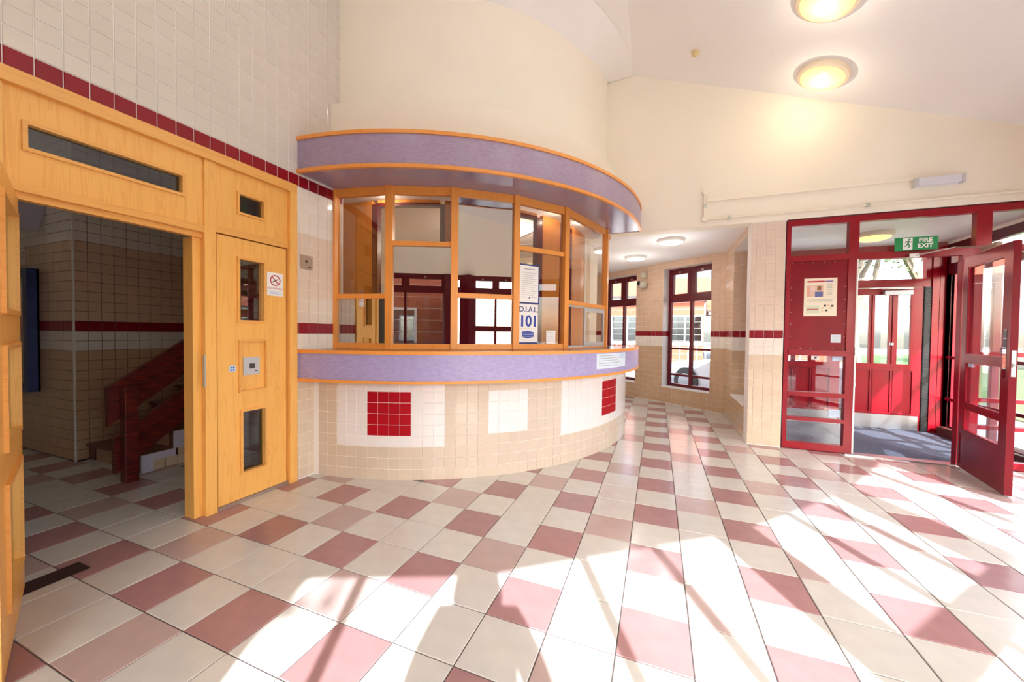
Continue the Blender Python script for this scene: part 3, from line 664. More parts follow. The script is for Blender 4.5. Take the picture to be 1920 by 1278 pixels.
# blue display case and sign
nb = empty('display_case', (-6.38, 1.86, .66), 'tall blue framed display case on the dark lobby wall', 'display case')
g_ = Fr((-6.68, 1.86, 0), (1, 0, 0), (0, -1, 0)); M_bl = mat('blue_display_frame', (24, 48, 120), .35, noise=.2, nscale=20)
g_.part('back', nb, 0, .57, .66, 1.96, .005, .02, M_dark); g_.ring('frame', nb, .09, .48, .75, 1.87, .09, .005, .09, M_bl)
g_.part('pane', nb, .09, .48, .75, 1.87, .07, .074, M_clear)
g_.part('leaflet', nb, .13, .3, 1.62, 1.8, .02, .024, M_sk); g_.part('leaflet', nb, .3, .43, .82, 1.0, .02, .024, M_paper); g_.part('leaflet', nb, .12, .42, 1.1, 1.5, .02, .023, M_redp)
sn = tag(g_.part('no_smoking_sign', None, .17, .27, 2.02, 2.2, .005, .008, M_paper), 'small no smoking notice above the blue display case', 'sign')
MB().lathe([(.035, .003), (.026, .003)], 18, g_.pt(.22, 2.13, .006), (0, -1, 0)).build('red_ring', M_redp, sn)

# ---------------------------------------------------------------- reception booth
rb = empty('reception_counter', (-1.4, 3.1, 0), 'curved reception counter with lilac fascia on a tiled base with red squares', 'counter')
base = MB().arc(C0, 2.3, 2.731, 0, .90, -86.6, 16, 100).build('base', M_grout, rb, smooth=True)
pit = math.degrees(.1/2.735)*1.0
def drumcol(c, r):
    if 0 <= c < 4 and 4 <= r < 8: return 'bright'
    if -3 <= c < 7 and r >= 3: return 'white'
    if 11 <= c < 15 and 4 <= r < 8: return 'white'
    if 26 <= c < 30 and 4 <= r < 8: return 'bright'
    if 19 <= c < 37 and r >= 3: return 'white'
    return 'beige'
mesh_d = {}
for c in range(-6, 43):
    for r in range(9):
        k = drumcol(c, r); a = R(-74.9+pit*(c+.5)); 
        if math.degrees(a) < -86.2: continue
        if k not in mesh_d: mesh_d[k] = tile_mesh(.097, .096, .005, T[k])
        N = Vector((math.cos(a), math.sin(a), 0)); U = Vector((-math.sin(a), math.cos(a), 0))
        P = Vector((C0[0], C0[1], 0))+N*2.7302+ZV*(.05+.1*r)
        if math.degrees(a) > 4: continue
        drest = (c-(-6)) * 9 + r
        mw = Matrix((U, ZV, N)).transposed().to_4x4(); mw.translation = P
        key = 'tile'
        big = c < 30 and not (r == 0 and c > 4) and c <= 27+3
        if big and len([1 for _ in ()]) == 0 and (c+6)*9+r < 9*34:
            o = bpy.data.objects.new('tile', mesh_d[k]); COL.objects.link(o); o.parent = base; o.matrix_parent_inverse = world_of(base).inverted(); o.matrix_basis = mw
        else:
            if 'rest_d' not in globals(): rest_d = MB()
            rest_d.obox(P, U, ZV, N, -.0485, .0485, -.048, .048, 0, .005, T[k])
o = rest_d.build('tile_field', None, base); o['kind'] = 'stuff'
MB().arc(C0, 2.73, 2.9, .915, 1.15, -87.2, 10, 100).build('fascia', M_purple, rb, smooth=True)
MB().arc(C0, 2.74, 2.91, .893, .918, -87.2, 10, 100).build('trim', M_oakx, rb, smooth=True)
MB().arc(C0, 2.86, 2.91, 1.142, 1.172, -87.2, 10, 100).build('trim', M_oakx, rb, smooth=True)
MB().arc(C0, 2.1, 2.862, 1.15, 1.170, -87.2, 10, 100).build('counter_top', M_ctop, rb, smooth=True)
# notice on the fascia (bends with it)
o = MB().arc(C0, 2.9, 2.902, .972, 1.130, -28.2, -15.7, 12).build('counter_notice', mat('pale_blue_notice', (214, 226, 240), .5)); tag(o, 'pale blue notice stuck on the lilac counter front near its right end', 'notice')
for i in range(5): MB().arc(C0, 2.902, 2.9025, 1.105-.026*i, 1.110-.026*i, -27.5, -18.5 if i % 2 else -20, 10).build('print', M_grey, o)
MB().arc(C0, 2.902, 2.9025, 1.07, 1.12, -18.8, -16.2, 6).build('print', M_pblue, o)
# canopy
cn = empty('reception_canopy', (-1.4, 3.1, 2.73), 'curved mauve canopy with two orange wood edge bands over the reception glazing', 'canopy')
MB().arc(C0, 2.80, 2.9, 2.75, 3.01, -87.2, 1.2, 100).build('fascia', M_mauve, cn, smooth=True)
MB().arc(C0, 2.88, 2.912, 3.005, 3.036, -87.2, 1.2, 100).build('trim', M_oakx, cn, smooth=True)
MB().arc(C0, 2.885, 2.912, 2.722, 2.752, -87.2, 1.2, 100).build('trim', M_oakx, cn, smooth=True)
MB().arc(C0, 2.3, 2.884, 2.728, 2.742, -86.8, 1.2, 100).build('soffit', mat('mauve_soffit_laminate', (166, 148, 170), .14, noise=.08, nscale=5), cn, smooth=True)
MB().arc(C0, 2.3, 2.879, 2.99, 3.008, -86.8, 1.2, 100).build('top_board', M_oakx, cn, smooth=True)
# glazing
gz = empty('reception_glazing', (-1.4, 3.1, 1.17), 'faceted oak framed glazing between the counter and canopy with a sliding hatch', 'glazed screen')
VA = [-86.6, -72.8, -58.5, -44.1, -29.0, -4.0]
V = [Vector((C0[0]+2.48*math.cos(R(a)), C0[1]+2.48*math.sin(R(a)), 0)) for a in VA]
for i, (p, a) in enumerate(zip(V, VA)):
    N = Vector((math.cos(R(a)), math.sin(R(a)), 0)); U = Vector((-N.y, N.x, 0)); g = Fr(p, U, N)
    g.part('post', gz, -.035 if i else -.01, .035, 1.17, 2.728, -.04, .035, M_oakx, .004)
midr = [1.68, 2.185, 1.70, 2.21, 1.69]
for i in range(5):
    a, b = V[i], V[i+1]; U = (b-a).normalized(); N = Vector((U.y, -U.x, 0)); g = Fr(a, U, N); w = (b-a).length
    g.part('rail', gz, .03, w-.03, 1.17, 1.225 if i < 4 else 1.18, -.03, .022, M_oakx, .003); g.part('rail', gz, .03, w-.03, 2.65, 2.728, -.03, .022, M_oakx, .003)
    g.part('rail', gz, .03, w-.03, midr[i]-.024, midr[i]+.024, -.03, .02, M_oakx, .003)
    top = M_mirror if i == 2 else M_booth; low = M_mirror if i < 3 else M_booth
    g.part('pane', gz, .03, w-.03, midr[i]+.01, 2.66, -.006, .0, top)
    if i < 4: g.part('pane', gz, .03, w-.03, 1.215, midr[i]-.01, -.006, .0, low)
    else:
        hs_ = g.ring('hatch_track', gz, .055, w-.055, 1.20, midr[i]-.045, .02, -.02, .012, M_alu)
        mb = MB(); h0 = .42*w; g.b(mb, h0, h0+.03, 1.2, midr[i]-.045, .0, .02); g.b(mb, w-.09, w-.06, 1.2, midr[i]-.045, .0, .02); g.b(mb, h0+.03, w-.09, 1.2, 1.235, 0, .02); g.b(mb, h0+.03, w-.09, midr[i]-.08, midr[i]-.045, 0, .02)
        sh = mb.build('sliding_sash', M_alu, gz); g.part('pane', sh, h0+.03, w-.09, 1.235, midr[i]-.08, .006, .01, M_booth); g.part('catch', sh, h0+.1, h0+.12, midr[i]-.16, midr[i]-.11, .02, .03, M_white)
        g.part('rail', gz, w-.03, w+.10, 2.615, 2.665, -.02, .02, M_oakx)
# papers behind the fourth bay
a, b = V[3], V[4]; U = (b-a).normalized(); N = Vector((U.y, -U.x, 0)); g = Fr(a, U, N)
p1 = tag(g.part('notice_sheet', None, .035, .30, 1.645, 2.055, .001, .0025, M_blue), 'white notice in a blue border taped in the reception window', 'notice')
g.part('sheet', p1, .05, .285, 1.66, 2.04, .0025, .0033, M_paper)
g.text('OPENING HOURS', .022, .168, 2.01, .0033, M_grey, 'lettering', p1) if False else [g.part('print', p1, .1, .24, 2.0, 2.008, .0033, .0038, M_grey)]
for i in range(13): g.part('print', p1, .075, .265-(i % 3)*.02, 1.965-.021*i, 1.968-.021*i, .0033, .0038, M_grey)
g.part('print', p1, .165, .18, 1.70, 1.712, .0033, .0038, M_dark); g.part('tape', p1, .14, .2, 2.05, 2.075, .001, .002, mat('tape', (226, 210, 170), .5))
p2 = tag(g.part('dial_101_poster', None, .03, .285, 1.225, 1.64, .001, .0025, M_paper), 'white D.I.A.L. 101 poster with big blue numerals in reception window', 'poster')
g.text('D.I.A.L.', .080, .168, 1.585, .0025, M_blue, 'lettering', p2, bold=.001); g.text('101', .16, .166, 1.46, .0025, mat('strong_blue_print', (40, 60, 160), .5), 'lettering', p2, bold=.005)
g.part('print', p2, .05, .265, 1.385, 1.388, .0025, .003, M_sk)
mb = MB(); pts = [(.085, 1.355), (.155, 1.365), (.235, 1.352), (.235, 1.30), (.155, 1.285), (.085, 1.30)]; mb.poly([g.pt(u, v_, .0031) for u, v_ in pts][::-1]); mb.poly([g.pt(u, v_, .0026) for u, v_ in pts]); mb.build('emblem', mat('mid_blue_print', (58, 70, 166), .5), p2)
for i in range(3): g.part('print', p2, .09, .23, 1.34-.018*i, 1.343-.018*i, .0031, .0035, M_pblue)
g.part('print', p2, .035, .28, 1.226, 1.245, .0025, .003, M_blue)
p3 = tag(g.part('paper_slip', None, .40, .525, 1.228, 1.37, .001, .0025, M_paper), 'small white paper slip at foot of the fourth reception window', 'paper')
for i in range(5): g.part('print', p3, .415, .51, 1.35-.022*i, 1.353-.022*i, .0025, .003, M_grey)
# booth lining: plywood and maroon framed openings on an inner ring
ln = empty('booth_lining', (-2, 4, 1.17), 'plywood lining with maroon framed openings inside the reception booth', 'partition')
RI = 2.15
def chord(a0, a1, z0, z1, m, name, parent, th=.05, r=RI):
    p = Vector((C0[0]+r*math.cos(R(a0)), C0[1]+r*math.sin(R(a0)), 0)); e = Vector((C0[0]+r*math.cos(R(a1)), C0[1]+r*math.sin(R(a1)), 0)); u = (e-p).normalized(); n_ = Vector((u.y, -u.x, 0))
    return Fr(p, u, n_).part(name, parent, 0, (e-p).length, z0, z1, -th, 0, m)
for a0, a1 in ((-103, -92.5), (-92.5, -82), (-61, -56), (-56, -51), (-51, -46), (-46, -41), (-29.8, -21.5), (-13.5, -4), (-4, 8)): chord(a0, a1, 1.17, 2.72, M_ply, 'plywood_panel', ln)
for a0, a1, m_ in ((-82, -80.2, M_maroon), (-62.4, -61, M_maroon), (-32.2, -29.8, M_maroon), (-41, -39.6, M_maroon), (-21.5, -20.0, M_maroon), (-15, -13.5, M_maroon)): chord(a0, a1, 1.17, 2.68, m_, 'frame_upright', ln, .07)
for a0, a1 in ((-80.2, -71), (-71, -62.4), (-39.6, -32.2), (-20, -15)): chord(a0, a1, 2.655, 2.69, M_maroon, 'frame_head', ln, .07); chord(a0, a1, 2.69, 2.72, M_ply, 'plywood_panel', ln)
ofw = MB(); ofw.poly([(-3.85, 2.95, 0), (-3.85, 6.6, 0), (-3.85, 6.6, 3), (-3.85, 2.95, 3)]); ofw.poly([(-3.85, 6.6, 0), (-1.0, 6.6, 0), (-1.0, 6.6, 3), (-3.85, 6.6, 3)]); ofw.poly([(-1.0, 6.6, 0), (-1.0, 5.4, 0), (-1.0, 5.4, 3), (-1.0, 6.6, 3)])
struct(ofw.build('wall_office', M_cream))
struct(MB().box(-3.9, -.72, 2.95, 5.3, 2.745, 2.76).build('ceiling_booth', M_ceil)) if False else None
MB_ = MB().arc(C0, .05, 2.40, 2.745, 2.77, -86, 8, 40).arc(C0, .05, 2.40, 2.745, 2.77, -200, -86, 40).box(-4.2, -1.0, 5.6, 6.7, 2.745, 2.77); struct(MB_.build('ceiling_booth', M_ceil))
fl_ = empty('fluorescent_batten', (-1.6, 4.7, 2.6), 'bright fluorescent batten seen through the upper reception window', 'lamp')
MB().bar((-1.95, 4.99, 2.722), (-1.3, 4.44, 2.722), .08, .03).build('housing', M_white, fl_); MB().tube([(-1.93, 4.98, 2.69), (-1.32, 4.45, 2.69)], .018, 10).build('tube', mat('fluorescent_glow', (255, 246, 226), emit=7), fl_)

# ---------------------------------------------------------------- ceiling and wall fittings
def bulkhead(c, nrm, r, label, glow, grp=None, dome=.05):
    o = empty('ceiling_lamp', c, label, 'lamp', grp)
    MB().lathe([(0, 0), (r, 0), (r*1.02, .02), (r*.98, .04), (r*.86, .052), (r*.84, .045)], 40, c, nrm).build('rim', M_white if glow < 0 else mat('cream_lamp_rim', (238, 222, 196), .4), o, smooth=True)
    pf = [(r*.86, .045)]+[(r*.86*math.cos(t*PI/12), .045+dome*math.sin(t*PI/12)) for t in range(1, 7)]
    MB().lathe(pf, 40, c, nrm).build('diffuser', M_glow if glow > 0 else M_glowc, o, smooth=True); return o
M_glow = mat('warm_glowing_diffuser', (255, 222, 120), .4, emit=1.0); M_glowc = mat('cool_glowing_diffuser', (255, 248, 240), .4, emit=6)
slope_n = Vector((-.367, 0, -1)).normalized()
for (x, y), lab in (((1.585, 4.90), 'round glowing ceiling lamp nearest the cream back wall'), ((1.30, 3.96), 'round glowing ceiling lamp cut by the top of the photo')):
    z = 4.82-.367*(x+.36); bulkhead(Vector((x, y, z)), slope_n, .23, lab, 1, 'round warm ceiling lamps')
    ld = bpy.data.lights.new('lamp_and_fill_light', 'POINT'); ld.energy = 2.0; ld.color = (1, .9, .7); ld.shadow_soft_size = 0; lo = bpy.data.objects.new('lamp_and_fill_light', ld); COL.objects.link(lo); lo.location = Vector((x, y, z))+slope_n*.2
for (x, y), lab in (((1.05, 2.9), 'unseen round ceiling lamp added as fill in line before the two in view'), ((.8, 1.8), 'unseen round ceiling lamp added as fill above and just before the viewpoint'), ((.5, .5), 'unseen round ceiling lamp added as fill above the person with the camera'), ((-1.6, 1.2), 'unseen round ceiling lamp added as fill high over the oak screen'), ((-1.5, -.3), 'unseen round ceiling lamp added as fill high in the corner by the glazed front')):  # unseen lamps added as fill light for the room
    z = 4.82-.367*max(0, x+.36); nn_ = slope_n if x > -.36 else Vector((0, 0, -1)); bulkhead(Vector((x, y, z)), nn_, .23, lab, 1)
    ld = bpy.data.lights.new('lamp_and_fill_light', 'POINT'); ld.energy = 4.5; ld.color = (.9, .95, 1); ld.shadow_soft_size = 0; lo = bpy.data.objects.new('lamp_and_fill_light', ld); COL.objects.link(lo); lo.location = Vector((x, y, z))+nn_*.35
bulkhead(Vector((.16, 6.03, 2.75)), (0, 0, -1), .185, 'white round ceiling lamp nearest the opening of the corridor', -1, 'corridor ceiling lamps', .02)
bulkhead(Vector((-.40, 7.14, 2.75)), (0, 0, -1), .185, 'white round ceiling lamp further down the corridor', -1, 'corridor ceiling lamps', .02)
bulkhead(Vector((2.55, 6.15, 2.66)), (0, 0, -1), .2, 'round ceiling lamp in the red vestibule behind the exit sign', 1, None, .05)
for x, y, z, e_, c_ in ((.16, 6.03, 2.35, 4, (1, .96, .92)), (-.40, 7.14, 2.35, 4, (1, .96, .92)), (-5.9, .3, 4.2, 5, (1, .9, .8)), (-2.0, 4.6, 2.55, 16, (1, .9, .76)), (-2.62, 3.08, 2.68, 1.2, (1, .9, .76)), (-1.1, 4.22, 2.68, .8, (1, .9, .76)), (-.93, 4.72, 2.68, .8, (1, .9, .76))):  # two corridor lamps, then added fill for lobby and booth without fittings
    ld = bpy.data.lights.new('lamp_and_fill_light', 'POINT'); ld.energy = e_; ld.color = c_; ld.shadow_soft_size = 0; lo = bpy.data.objects.new('lamp_and_fill_light', ld); COL.objects.link(lo); lo.location = (x, y, z)
sx, sy = .347, 4.76; sz = 4.82-.367*(sx+.36)
se = empty('smoke_detector', (sx, sy, sz), 'small cream detector on the sloping ceiling', 'detector')
MB().lathe([(0, 0), (.045, 0), (.045, .02), (.035, .035), (.02, .05), (0, .05)], 20, (sx, sy, sz), slope_n).build('body', mat('cream_detector', (222, 200, 150), .5), se, smooth=True)
MB().lathe([(.036, .022), (.037, .03)], 20, (sx, sy, sz), slope_n).build('sensor_ring', M_dark, se)
# emergency light and trunking on the cream wall
f = Fr((0, BY, 0), (1, 0, 0), (0, -1, 0))
el = empty('emergency_light', (2.70, BY, 2.94), 'white emergency strip light on cream wall above the red doorway', 'lamp')
f.part('base', el, 2.51, 2.90, 2.935, 3.03, 0, .025, M_white, .004); f.part('diffuser', el, 2.535, 2.875, 2.94, 3.025, .025, .085, mat('frosted_diffuser', (222, 222, 232), .3), .012)
for u in (2.51, 2.875): f.part('end_cap', el, u, u+.027, 2.938, 3.027, .02, .08, M_alu, .004)
tr = empty('cable_trunking', (1.5, BY, 3.04), 'flat cream trunking and round conduit run on the upper wall', 'conduit')
f.part('trunking', tr, .545, 2.51, 3.025, 3.065, 0, .02, M_cream)
pv = MB().tube([(.525, BY-.018, 2.82), (.525, BY-.018, 3.14)], .011).build('pipe', M_cream, tr, smooth=True); MB().tube([(.525, BY-.018, 2.805), (3.69, BY-.018, 2.805)], .011).build('pipe', M_cream, tr, smooth=True)
for u, z in ((.525, 3.145), (.525, 2.805)): MB().lathe([(0, .04), (.03, .04), (.033, .0)], 18, f.pt(u, z), (0, -1, 0)).build('junction_box', M_cream, tr, smooth=True)
for u, z in ((.80, 2.805), (.525, 2.97), (2.15, 2.805)): f.part('saddle_clip', tr, u-.018, u+.018, z-.02, z+.02, 0, .032, mat('galvanised_clip', (190, 196, 184), .4, .5), .003)
# camera in the corridor
pc = A+UB*1.66+NB*.004
cc_ = empty('security_camera', pc+ZV*2.45, 'white dome security camera between the two corridor windows', 'camera')
fc = Fr(pc, UB, NB)
fc.part('wall_bracket', cc_, -.05, .06, 2.50, 2.62, 0, .09, mat('grey_white_plastic', (196, 190, 172), .5), .012)
MB().lathe([(0, -.08)]+[(.085*math.cos(t*PI/16), -.085+.0+.17*0+.085*(1+math.sin(t*PI/16))-.0) for t in range(-8, 9)], 24, fc.pt(0, 2.36, .08), (0, 0, 1)).build('dome_housing', mat('grey_white_plastic', (196, 190, 172), .5), cc_, smooth=True)
MB().lathe([(0, .035), (.03, .032), (.05, .015), (.055, 0)], 20, fc.pt(.055, 2.39, .14), NB+UB*.6).build('lens', M_black, cc_, smooth=True)

# ---------------------------------------------------------------- photographer, standing just behind the viewpoint
def skin(name, verts, edges, radii, m, parent=None, sub=2):
    me = bpy.data.meshes.new(name); me.from_pydata(verts, edges, []); o = bpy.data.objects.new(name, me); COL.objects.link(o)
    md = o.modifiers.new('skin', 'SKIN'); sv = me.skin_vertices[0].data
    for i, r in enumerate(radii): sv[i].radius = r if isinstance(r, tuple) else (r, r)
    sv[0].use_root = True; md.use_smooth_shade = True
    sb = o.modifiers.new('sub', 'SUBSURF'); sb.levels = sub; sb.render_levels = sub
    me.materials.append(m)
    if parent is not None: o.parent = parent
    return o
M_skin = mat('skin', (214, 160, 132), .5); M_coat = mat('dark_jacket_cloth', (54, 58, 70), .8); M_jean = mat('blue_denim', (58, 70, 98), .85); M_hair = mat('brown_hair', (70, 50, 38), .8)
pe = empty('person', (.16, -.31, 0), 'person in dark jacket and jeans holding a camera behind the viewpoint', 'person', rz=YAW)
#             pelvis chest neck head   shoulders elbows wrists     hips knees ankles toes
vs = [(0, 0, .95), (0, 0, 1.12), (0, 0, 1.32), (0, .01, 1.46), (0, .03, 1.54), (0, .05, 1.66), (0, .05, 1.74),
      (-.17, 0, 1.44), (-.25, .02, 1.15), (-.13, .20, 1.26), (.17, 0, 1.44), (.25, .02, 1.15), (.13, .20, 1.26),
      (-.10, 0, .88), (-.12, .02, .50), (-.13, -.02, .09), (-.14, .12, .04), (.10, 0, .88), (.12, .02, .50), (.13, -.02, .09), (.14, .12, .04)]
ed = [(0, 1), (1, 2), (2, 3), (3, 4), (4, 5), (5, 6), (2, 7), (7, 8), (8, 9), (2, 10), (10, 11), (11, 12), (0, 13), (13, 14), (14, 15), (15, 16), (0, 17), (17, 18), (18, 19), (19, 20)]
rd_ = [(.17, .12), (.165, .12), (.18, .12), (.07, .07), (.06, .065), (.082, .10), (.06, .07), .075, .055, .034, .075, .055, .034, .10, .068, .045, .04, .10, .068, .045, .04]
body = skin('body', vs, ed, rd_, M_coat, pe)
tr_ = skin('trousers', [(0, 0, .93), (-.10, 0, .86), (-.12, .02, .50), (-.13, -.02, .12), (.10, 0, .86), (.12, .02, .50), (.13, -.02, .12)], [(0, 1), (1, 2), (2, 3), (0, 4), (4, 5), (5, 6)], [(.18, .13), .112, .08, .062, .112, .08, .062], M_jean, pe)
hd = skin('face', [(0, .055, 1.56), (0, .06, 1.64), (0, .06, 1.72)], [(0, 1), (1, 2)], [(.055, .062), (.077, .098), (.06, .072)], M_skin, pe)
MB().tube([(0, .16, 1.655), (0, .185, 1.62), (0, .165, 1.61)], .012, 8, rs=[.008, .016, .01]).build('nose', M_skin).parent = pe
for s in (-1, 1):
    MB().lathe([(0, .006), (.008, .004), (.011, 0)], 12, (s*.032, .150, 1.66), (0, 1, 0)).build('eye', M_black).parent = pe
    MB().tube([(s*.08, .05, 1.62), (s*.09, .04, 1.65), (s*.08, .05, 1.68)], .012, 8).build('ear', M_skin).parent = pe
    hnd = [(s*.13, .20, 1.26), (s*.10, .235, 1.285), (s*.082, .245, 1.30)]; he = [(0, 1), (1, 2)]; hr = [.026, (.03, .022), (.03, .02)]
    for j in range(4):
        b_ = len(hnd); z = 1.318-.016*j; hnd += [(s*.07, .25, z), (s*.045, .272-.004*j, z), (s*.025, .268-.003*j, z-.004)]; he += [(2, b_), (b_, b_+1), (b_+1, b_+2)]; hr += [.0095, .009, .008]
    b_ = len(hnd); hnd += [(s*.075, .222, 1.33), (s*.055, .225, 1.342)]; he += [(1, b_), (b_, b_+1)]; hr += [.011, .0095]
    skin('hand', hnd, he, hr, M_skin, pe, 1)
MB().tube([(-.022, .160, 1.588), (0, .166, 1.586), (.022, .160, 1.588)], .004, 6).build('mouth', mat('lips', (170, 96, 90), .5)).parent = pe
skin('hair', [(0, -.03, 1.50), (0, -.02, 1.60), (0, .0, 1.70), (0, .05, 1.76), (0, .10, 1.745)], [(0, 1), (1, 2), (2, 3), (3, 4)], [(.15, .06), (.135, .075), (.12, .07), (.10, .05), (.06, .022)], M_hair, pe)
for s in (-1, 1): skin('shoe', [(s*.13, -.05, .045), (s*.135, .06, .04), (s*.14, .16, .03)], [(0, 1), (1, 2)], [(.042, .042), (.045, .04), (.04, .03)], M_black, pe, 1)
ca = empty('handheld_camera', (0, -.06, 1.30), 'black handheld camera in both hands of the person', 'camera', rz=YAW)
o = MB().box(-.06, .06, -.03, .005, -.045, .02).build('camera_body', M_black, None, bevel=.006); o.parent = ca
o = MB().lathe([(0, .0), (.03, .0), (.03, .035), (.022, .035)], 24, (0, .0, -.008), (0, 1, 0)).build('lens', M_dark, None); o.parent = ca

#OUTSIDE
# ---------------------------------------------------------------- outside
M_brick = mat('red_brick', (160, 84, 62), .85, noise=.15, nscale=6); M_mort = mat('brick_mortar', (190, 176, 164), .9)
M_rooft = mat('orange_roof_tile', (176, 96, 70), .8, noise=.2, nscale=9); M_pave = mat('pale_paving', (176, 174, 170), .9, noise=.1, nscale=2); M_grass = mat('lawn_grass', (96, 130, 62), .9, noise=.3, nscale=12)
M_leaf = mat('olive_foliage', (84, 98, 60), .85); M_bark = mat('grey_bark', (104, 94, 82), .9)
gr = struct(MB().box(-45, 55, -45, 60, -.25, -.13).build('ground_paving', M_pave))
MB().box(6.0, 40, 4, 40, -.13, -.10).build('lawn', M_grass, gr)
def building(name, P, U, w, zt, roof, label, deep=7, wins=()):
    U = Vector(U).normalized(); N = Vector((U.y, -U.x, 0)); b = Fr(P, U, N)
    o = empty(name, P, label, 'building')
    wall_ = b.sheet('wall', o, 0, w, -.13, zt, [(u0, u1, v0, v1) for u0, u1, v0, v1 in wins], -.3, 0, M_brick)
    mbc = MB(); rows = int(zt/.3)
    for r in range(rows): b.b(mbc, 0, w, .3*r+.14, .3*r+.15, 0, .004)
    mbc.build('mortar_course', M_mort, wall_)['kind'] = 'stuff'
    for u0, u1, v0, v1 in wins:
        wn_ = b.ring('window', o, u0, u1, v0, v1, .06, -.1, .03, M_white); b.part('pane', wn_, u0, u1, v0, v1, -.08, -.07, M_smoke); b.part('mullion', wn_, (u0+u1)/2-.03, (u0+u1)/2+.03, v0, v1, -.09, -.03, M_white)
    b.part('fascia_board', o, -.2, w+.2, zt-.05, zt+.22, -.1, .35, M_white); b.part('gutter', o, -.25, w+.25, zt+.1, zt+.2, .35, .45, M_dark)
    mb = MB(); p = [b.pt(-.3, zt+.2, .4), b.pt(w+.3, zt+.2, .4), b.pt(w+.3, zt+.2+roof, -deep/2), b.pt(-.3, zt+.2+roof, -deep/2), b.pt(w+.3, zt+.2, -deep), b.pt(-.3, zt+.2, -deep)]
    mb.poly([p[0], p[1], p[2], p[3]]); mb.poly([p[3], p[2], p[4], p[5]]); mb.poly([p[0], p[3], p[5]]); mb.poly([p[1], p[4], p[2]]); mb.build('roof', M_rooft, o)
    return o
building('brick_building', (-14, 20, 0), (1, -.05, 0), 16, 3.0, 2.6, 'long low brick building with orange tiled roof seen through corridor windows', wins=[(1.5+2.6*i, 2.9+2.6*i, .9, 2.2) for i in range(6)])
building('brick_building', (3.0, 25, 0), (1, -.1, 0), 6.6, 2.6, 2.0, 'small brick building with white fascia seen through the vestibule door glass', wins=[(3, 4.2, 1, 2)])
building('brick_building', (16, 24, 0), (.75, -.66, 0), 16, 2.9, 2.6, 'brick building with orange roof across lawn beyond the open door', wins=[(1+2.4*i, 2.4+2.4*i, .9, 2.2) for i in range(6)])
building('brick_building', (8, -13, 0), (-1, -.25, 0), 14, 3.2, 2.4, 'brick building behind the viewpoint mirrored in the reception glass', wins=[(1+2.4*i, 2.4+2.4*i, .9, 2.2) for i in range(5)])
building('brick_porch', (.02, -2.75, 0), (-.945, -.33, 0), 4.6, 3.0, .5, 'near brick porch with white fascia mirrored in reception glass', deep=3.2, wins=[(.9, 2.2, .5, 1.9)])
def tree(x, y, h, label, leafy=1, seed=1, spread=1.6):
    rnd = random.Random(seed); o = empty('tree', (x, y, -.13), label, 'tree'); mb = MB(); tips = []
    def grow(p, d_, L, r, lv):
        q_ = p+d_*L*.5+Vector((rnd.uniform(-.1, .1), rnd.uniform(-.1, .1), 0))*L; e = p+d_*L; mb.tube([p, q_, e], r, 5, rs=[r, r*.85, r*.65])
        if lv == 0: tips.append(e); return
        for _ in range(3 if lv > 1 else 4):
            nd = (d_+Vector((rnd.uniform(-.7, .7), rnd.uniform(-.7, .7), rnd.uniform(-.15, .5)))).normalized(); grow(e, nd, L*rnd.uniform(.6, .8), r*.6, lv-1)
        tips.append(e)
    grow(Vector((x, y, -.13)), Vector((0, 0, 1)), h*.36, h*.022, 4)
    mb.build('trunk', M_bark, o)
    if leafy:
        lb = MB()
        for t in tips:
            for _ in range(leafy):
                c = t+Vector((rnd.gauss(0, .35), rnd.gauss(0, .35), rnd.gauss(0, .3))); a_ = Vector((rnd.uniform(-1, 1), rnd.uniform(-1, 1), rnd.uniform(-1, 1))).normalized(); b_ = a_.orthogonal().normalized(); s = rnd.uniform(.06, .13)
                lb.poly([c-a_*s, c-b_*s*.5, c+a_*s, c+b_*s*.5])
        lb.build('foliage', M_leaf, o)['kind'] = 'stuff'
for i, (x, y, h, lf_, sd_, lab) in enumerate(((7.9, 20, 8.5, 60, 3, 'bare branching tree left of pair beyond vestibule door'), (10.6, 21.5, 9, 60, 5, 'leafier tree right of pair beyond vestibule door'), (3.0, 31, 12, 14, 8, 'tree over small brick building roof beyond the vestibule'),
        (13, 20, 7, 10, 11, 'thin tree on the lawn before the orange roofed building'), (1.2, -8.5, 7, 8, 21, 'bare tree behind viewpoint mirrored in the reception glass'), (12, 32, 13, 30, 31, 'tall tree behind the houses beyond vestibule'))):
    tree(x, y, h, lab, lf_, sd_)
# hedge, bollard and railings beyond the door
hd_ = MB(); rnd = random.Random(4)
for i in range(2600):
    c = Vector((14+rnd.uniform(0, 7), 15.5-rnd.uniform(0, 6)*.0+rnd.uniform(-.5, .5), rnd.uniform(-.1, .95))); c.y -= (c.x-14)*.8; a_ = Vector((rnd.uniform(-1, 1), rnd.uniform(-1, 1), rnd.uniform(-1, 1))).normalized(); b_ = a_.orthogonal().normalized(); hd_.poly([c-a_*.12, c-b_*.07, c+a_*.12, c+b_*.07])
tag(hd_.build('hedge', M_leaf), 'low clipped green hedge across the lawn', 'hedge')
bo = empty('litter_bin', (8.3, 8.6, -.1), 'grey post bin on the grass outside the open red door', 'bin')
MB().lathe([(.16, 0), (.17, .6), (.19, .62), (.19, .7), (.1, .8), (0, .82)], 20, (8.3, 8.6, -.1)).build('body', mat('grey_bin', (130, 134, 144), .6), bo, smooth=True); MB().box(8.15, 8.2, 8.42, 8.78, .42, .5).build('slot', M_dark, bo)
fn = empty('railing', (-1, 16, -.13), 'white railings in front of the long brick building', 'railing')
for i in range(40): MB().box(-7+.3*i, -6.96+.3*i, 16, 16.04, -.13, 1.0).build('baluster', M_white, fn)
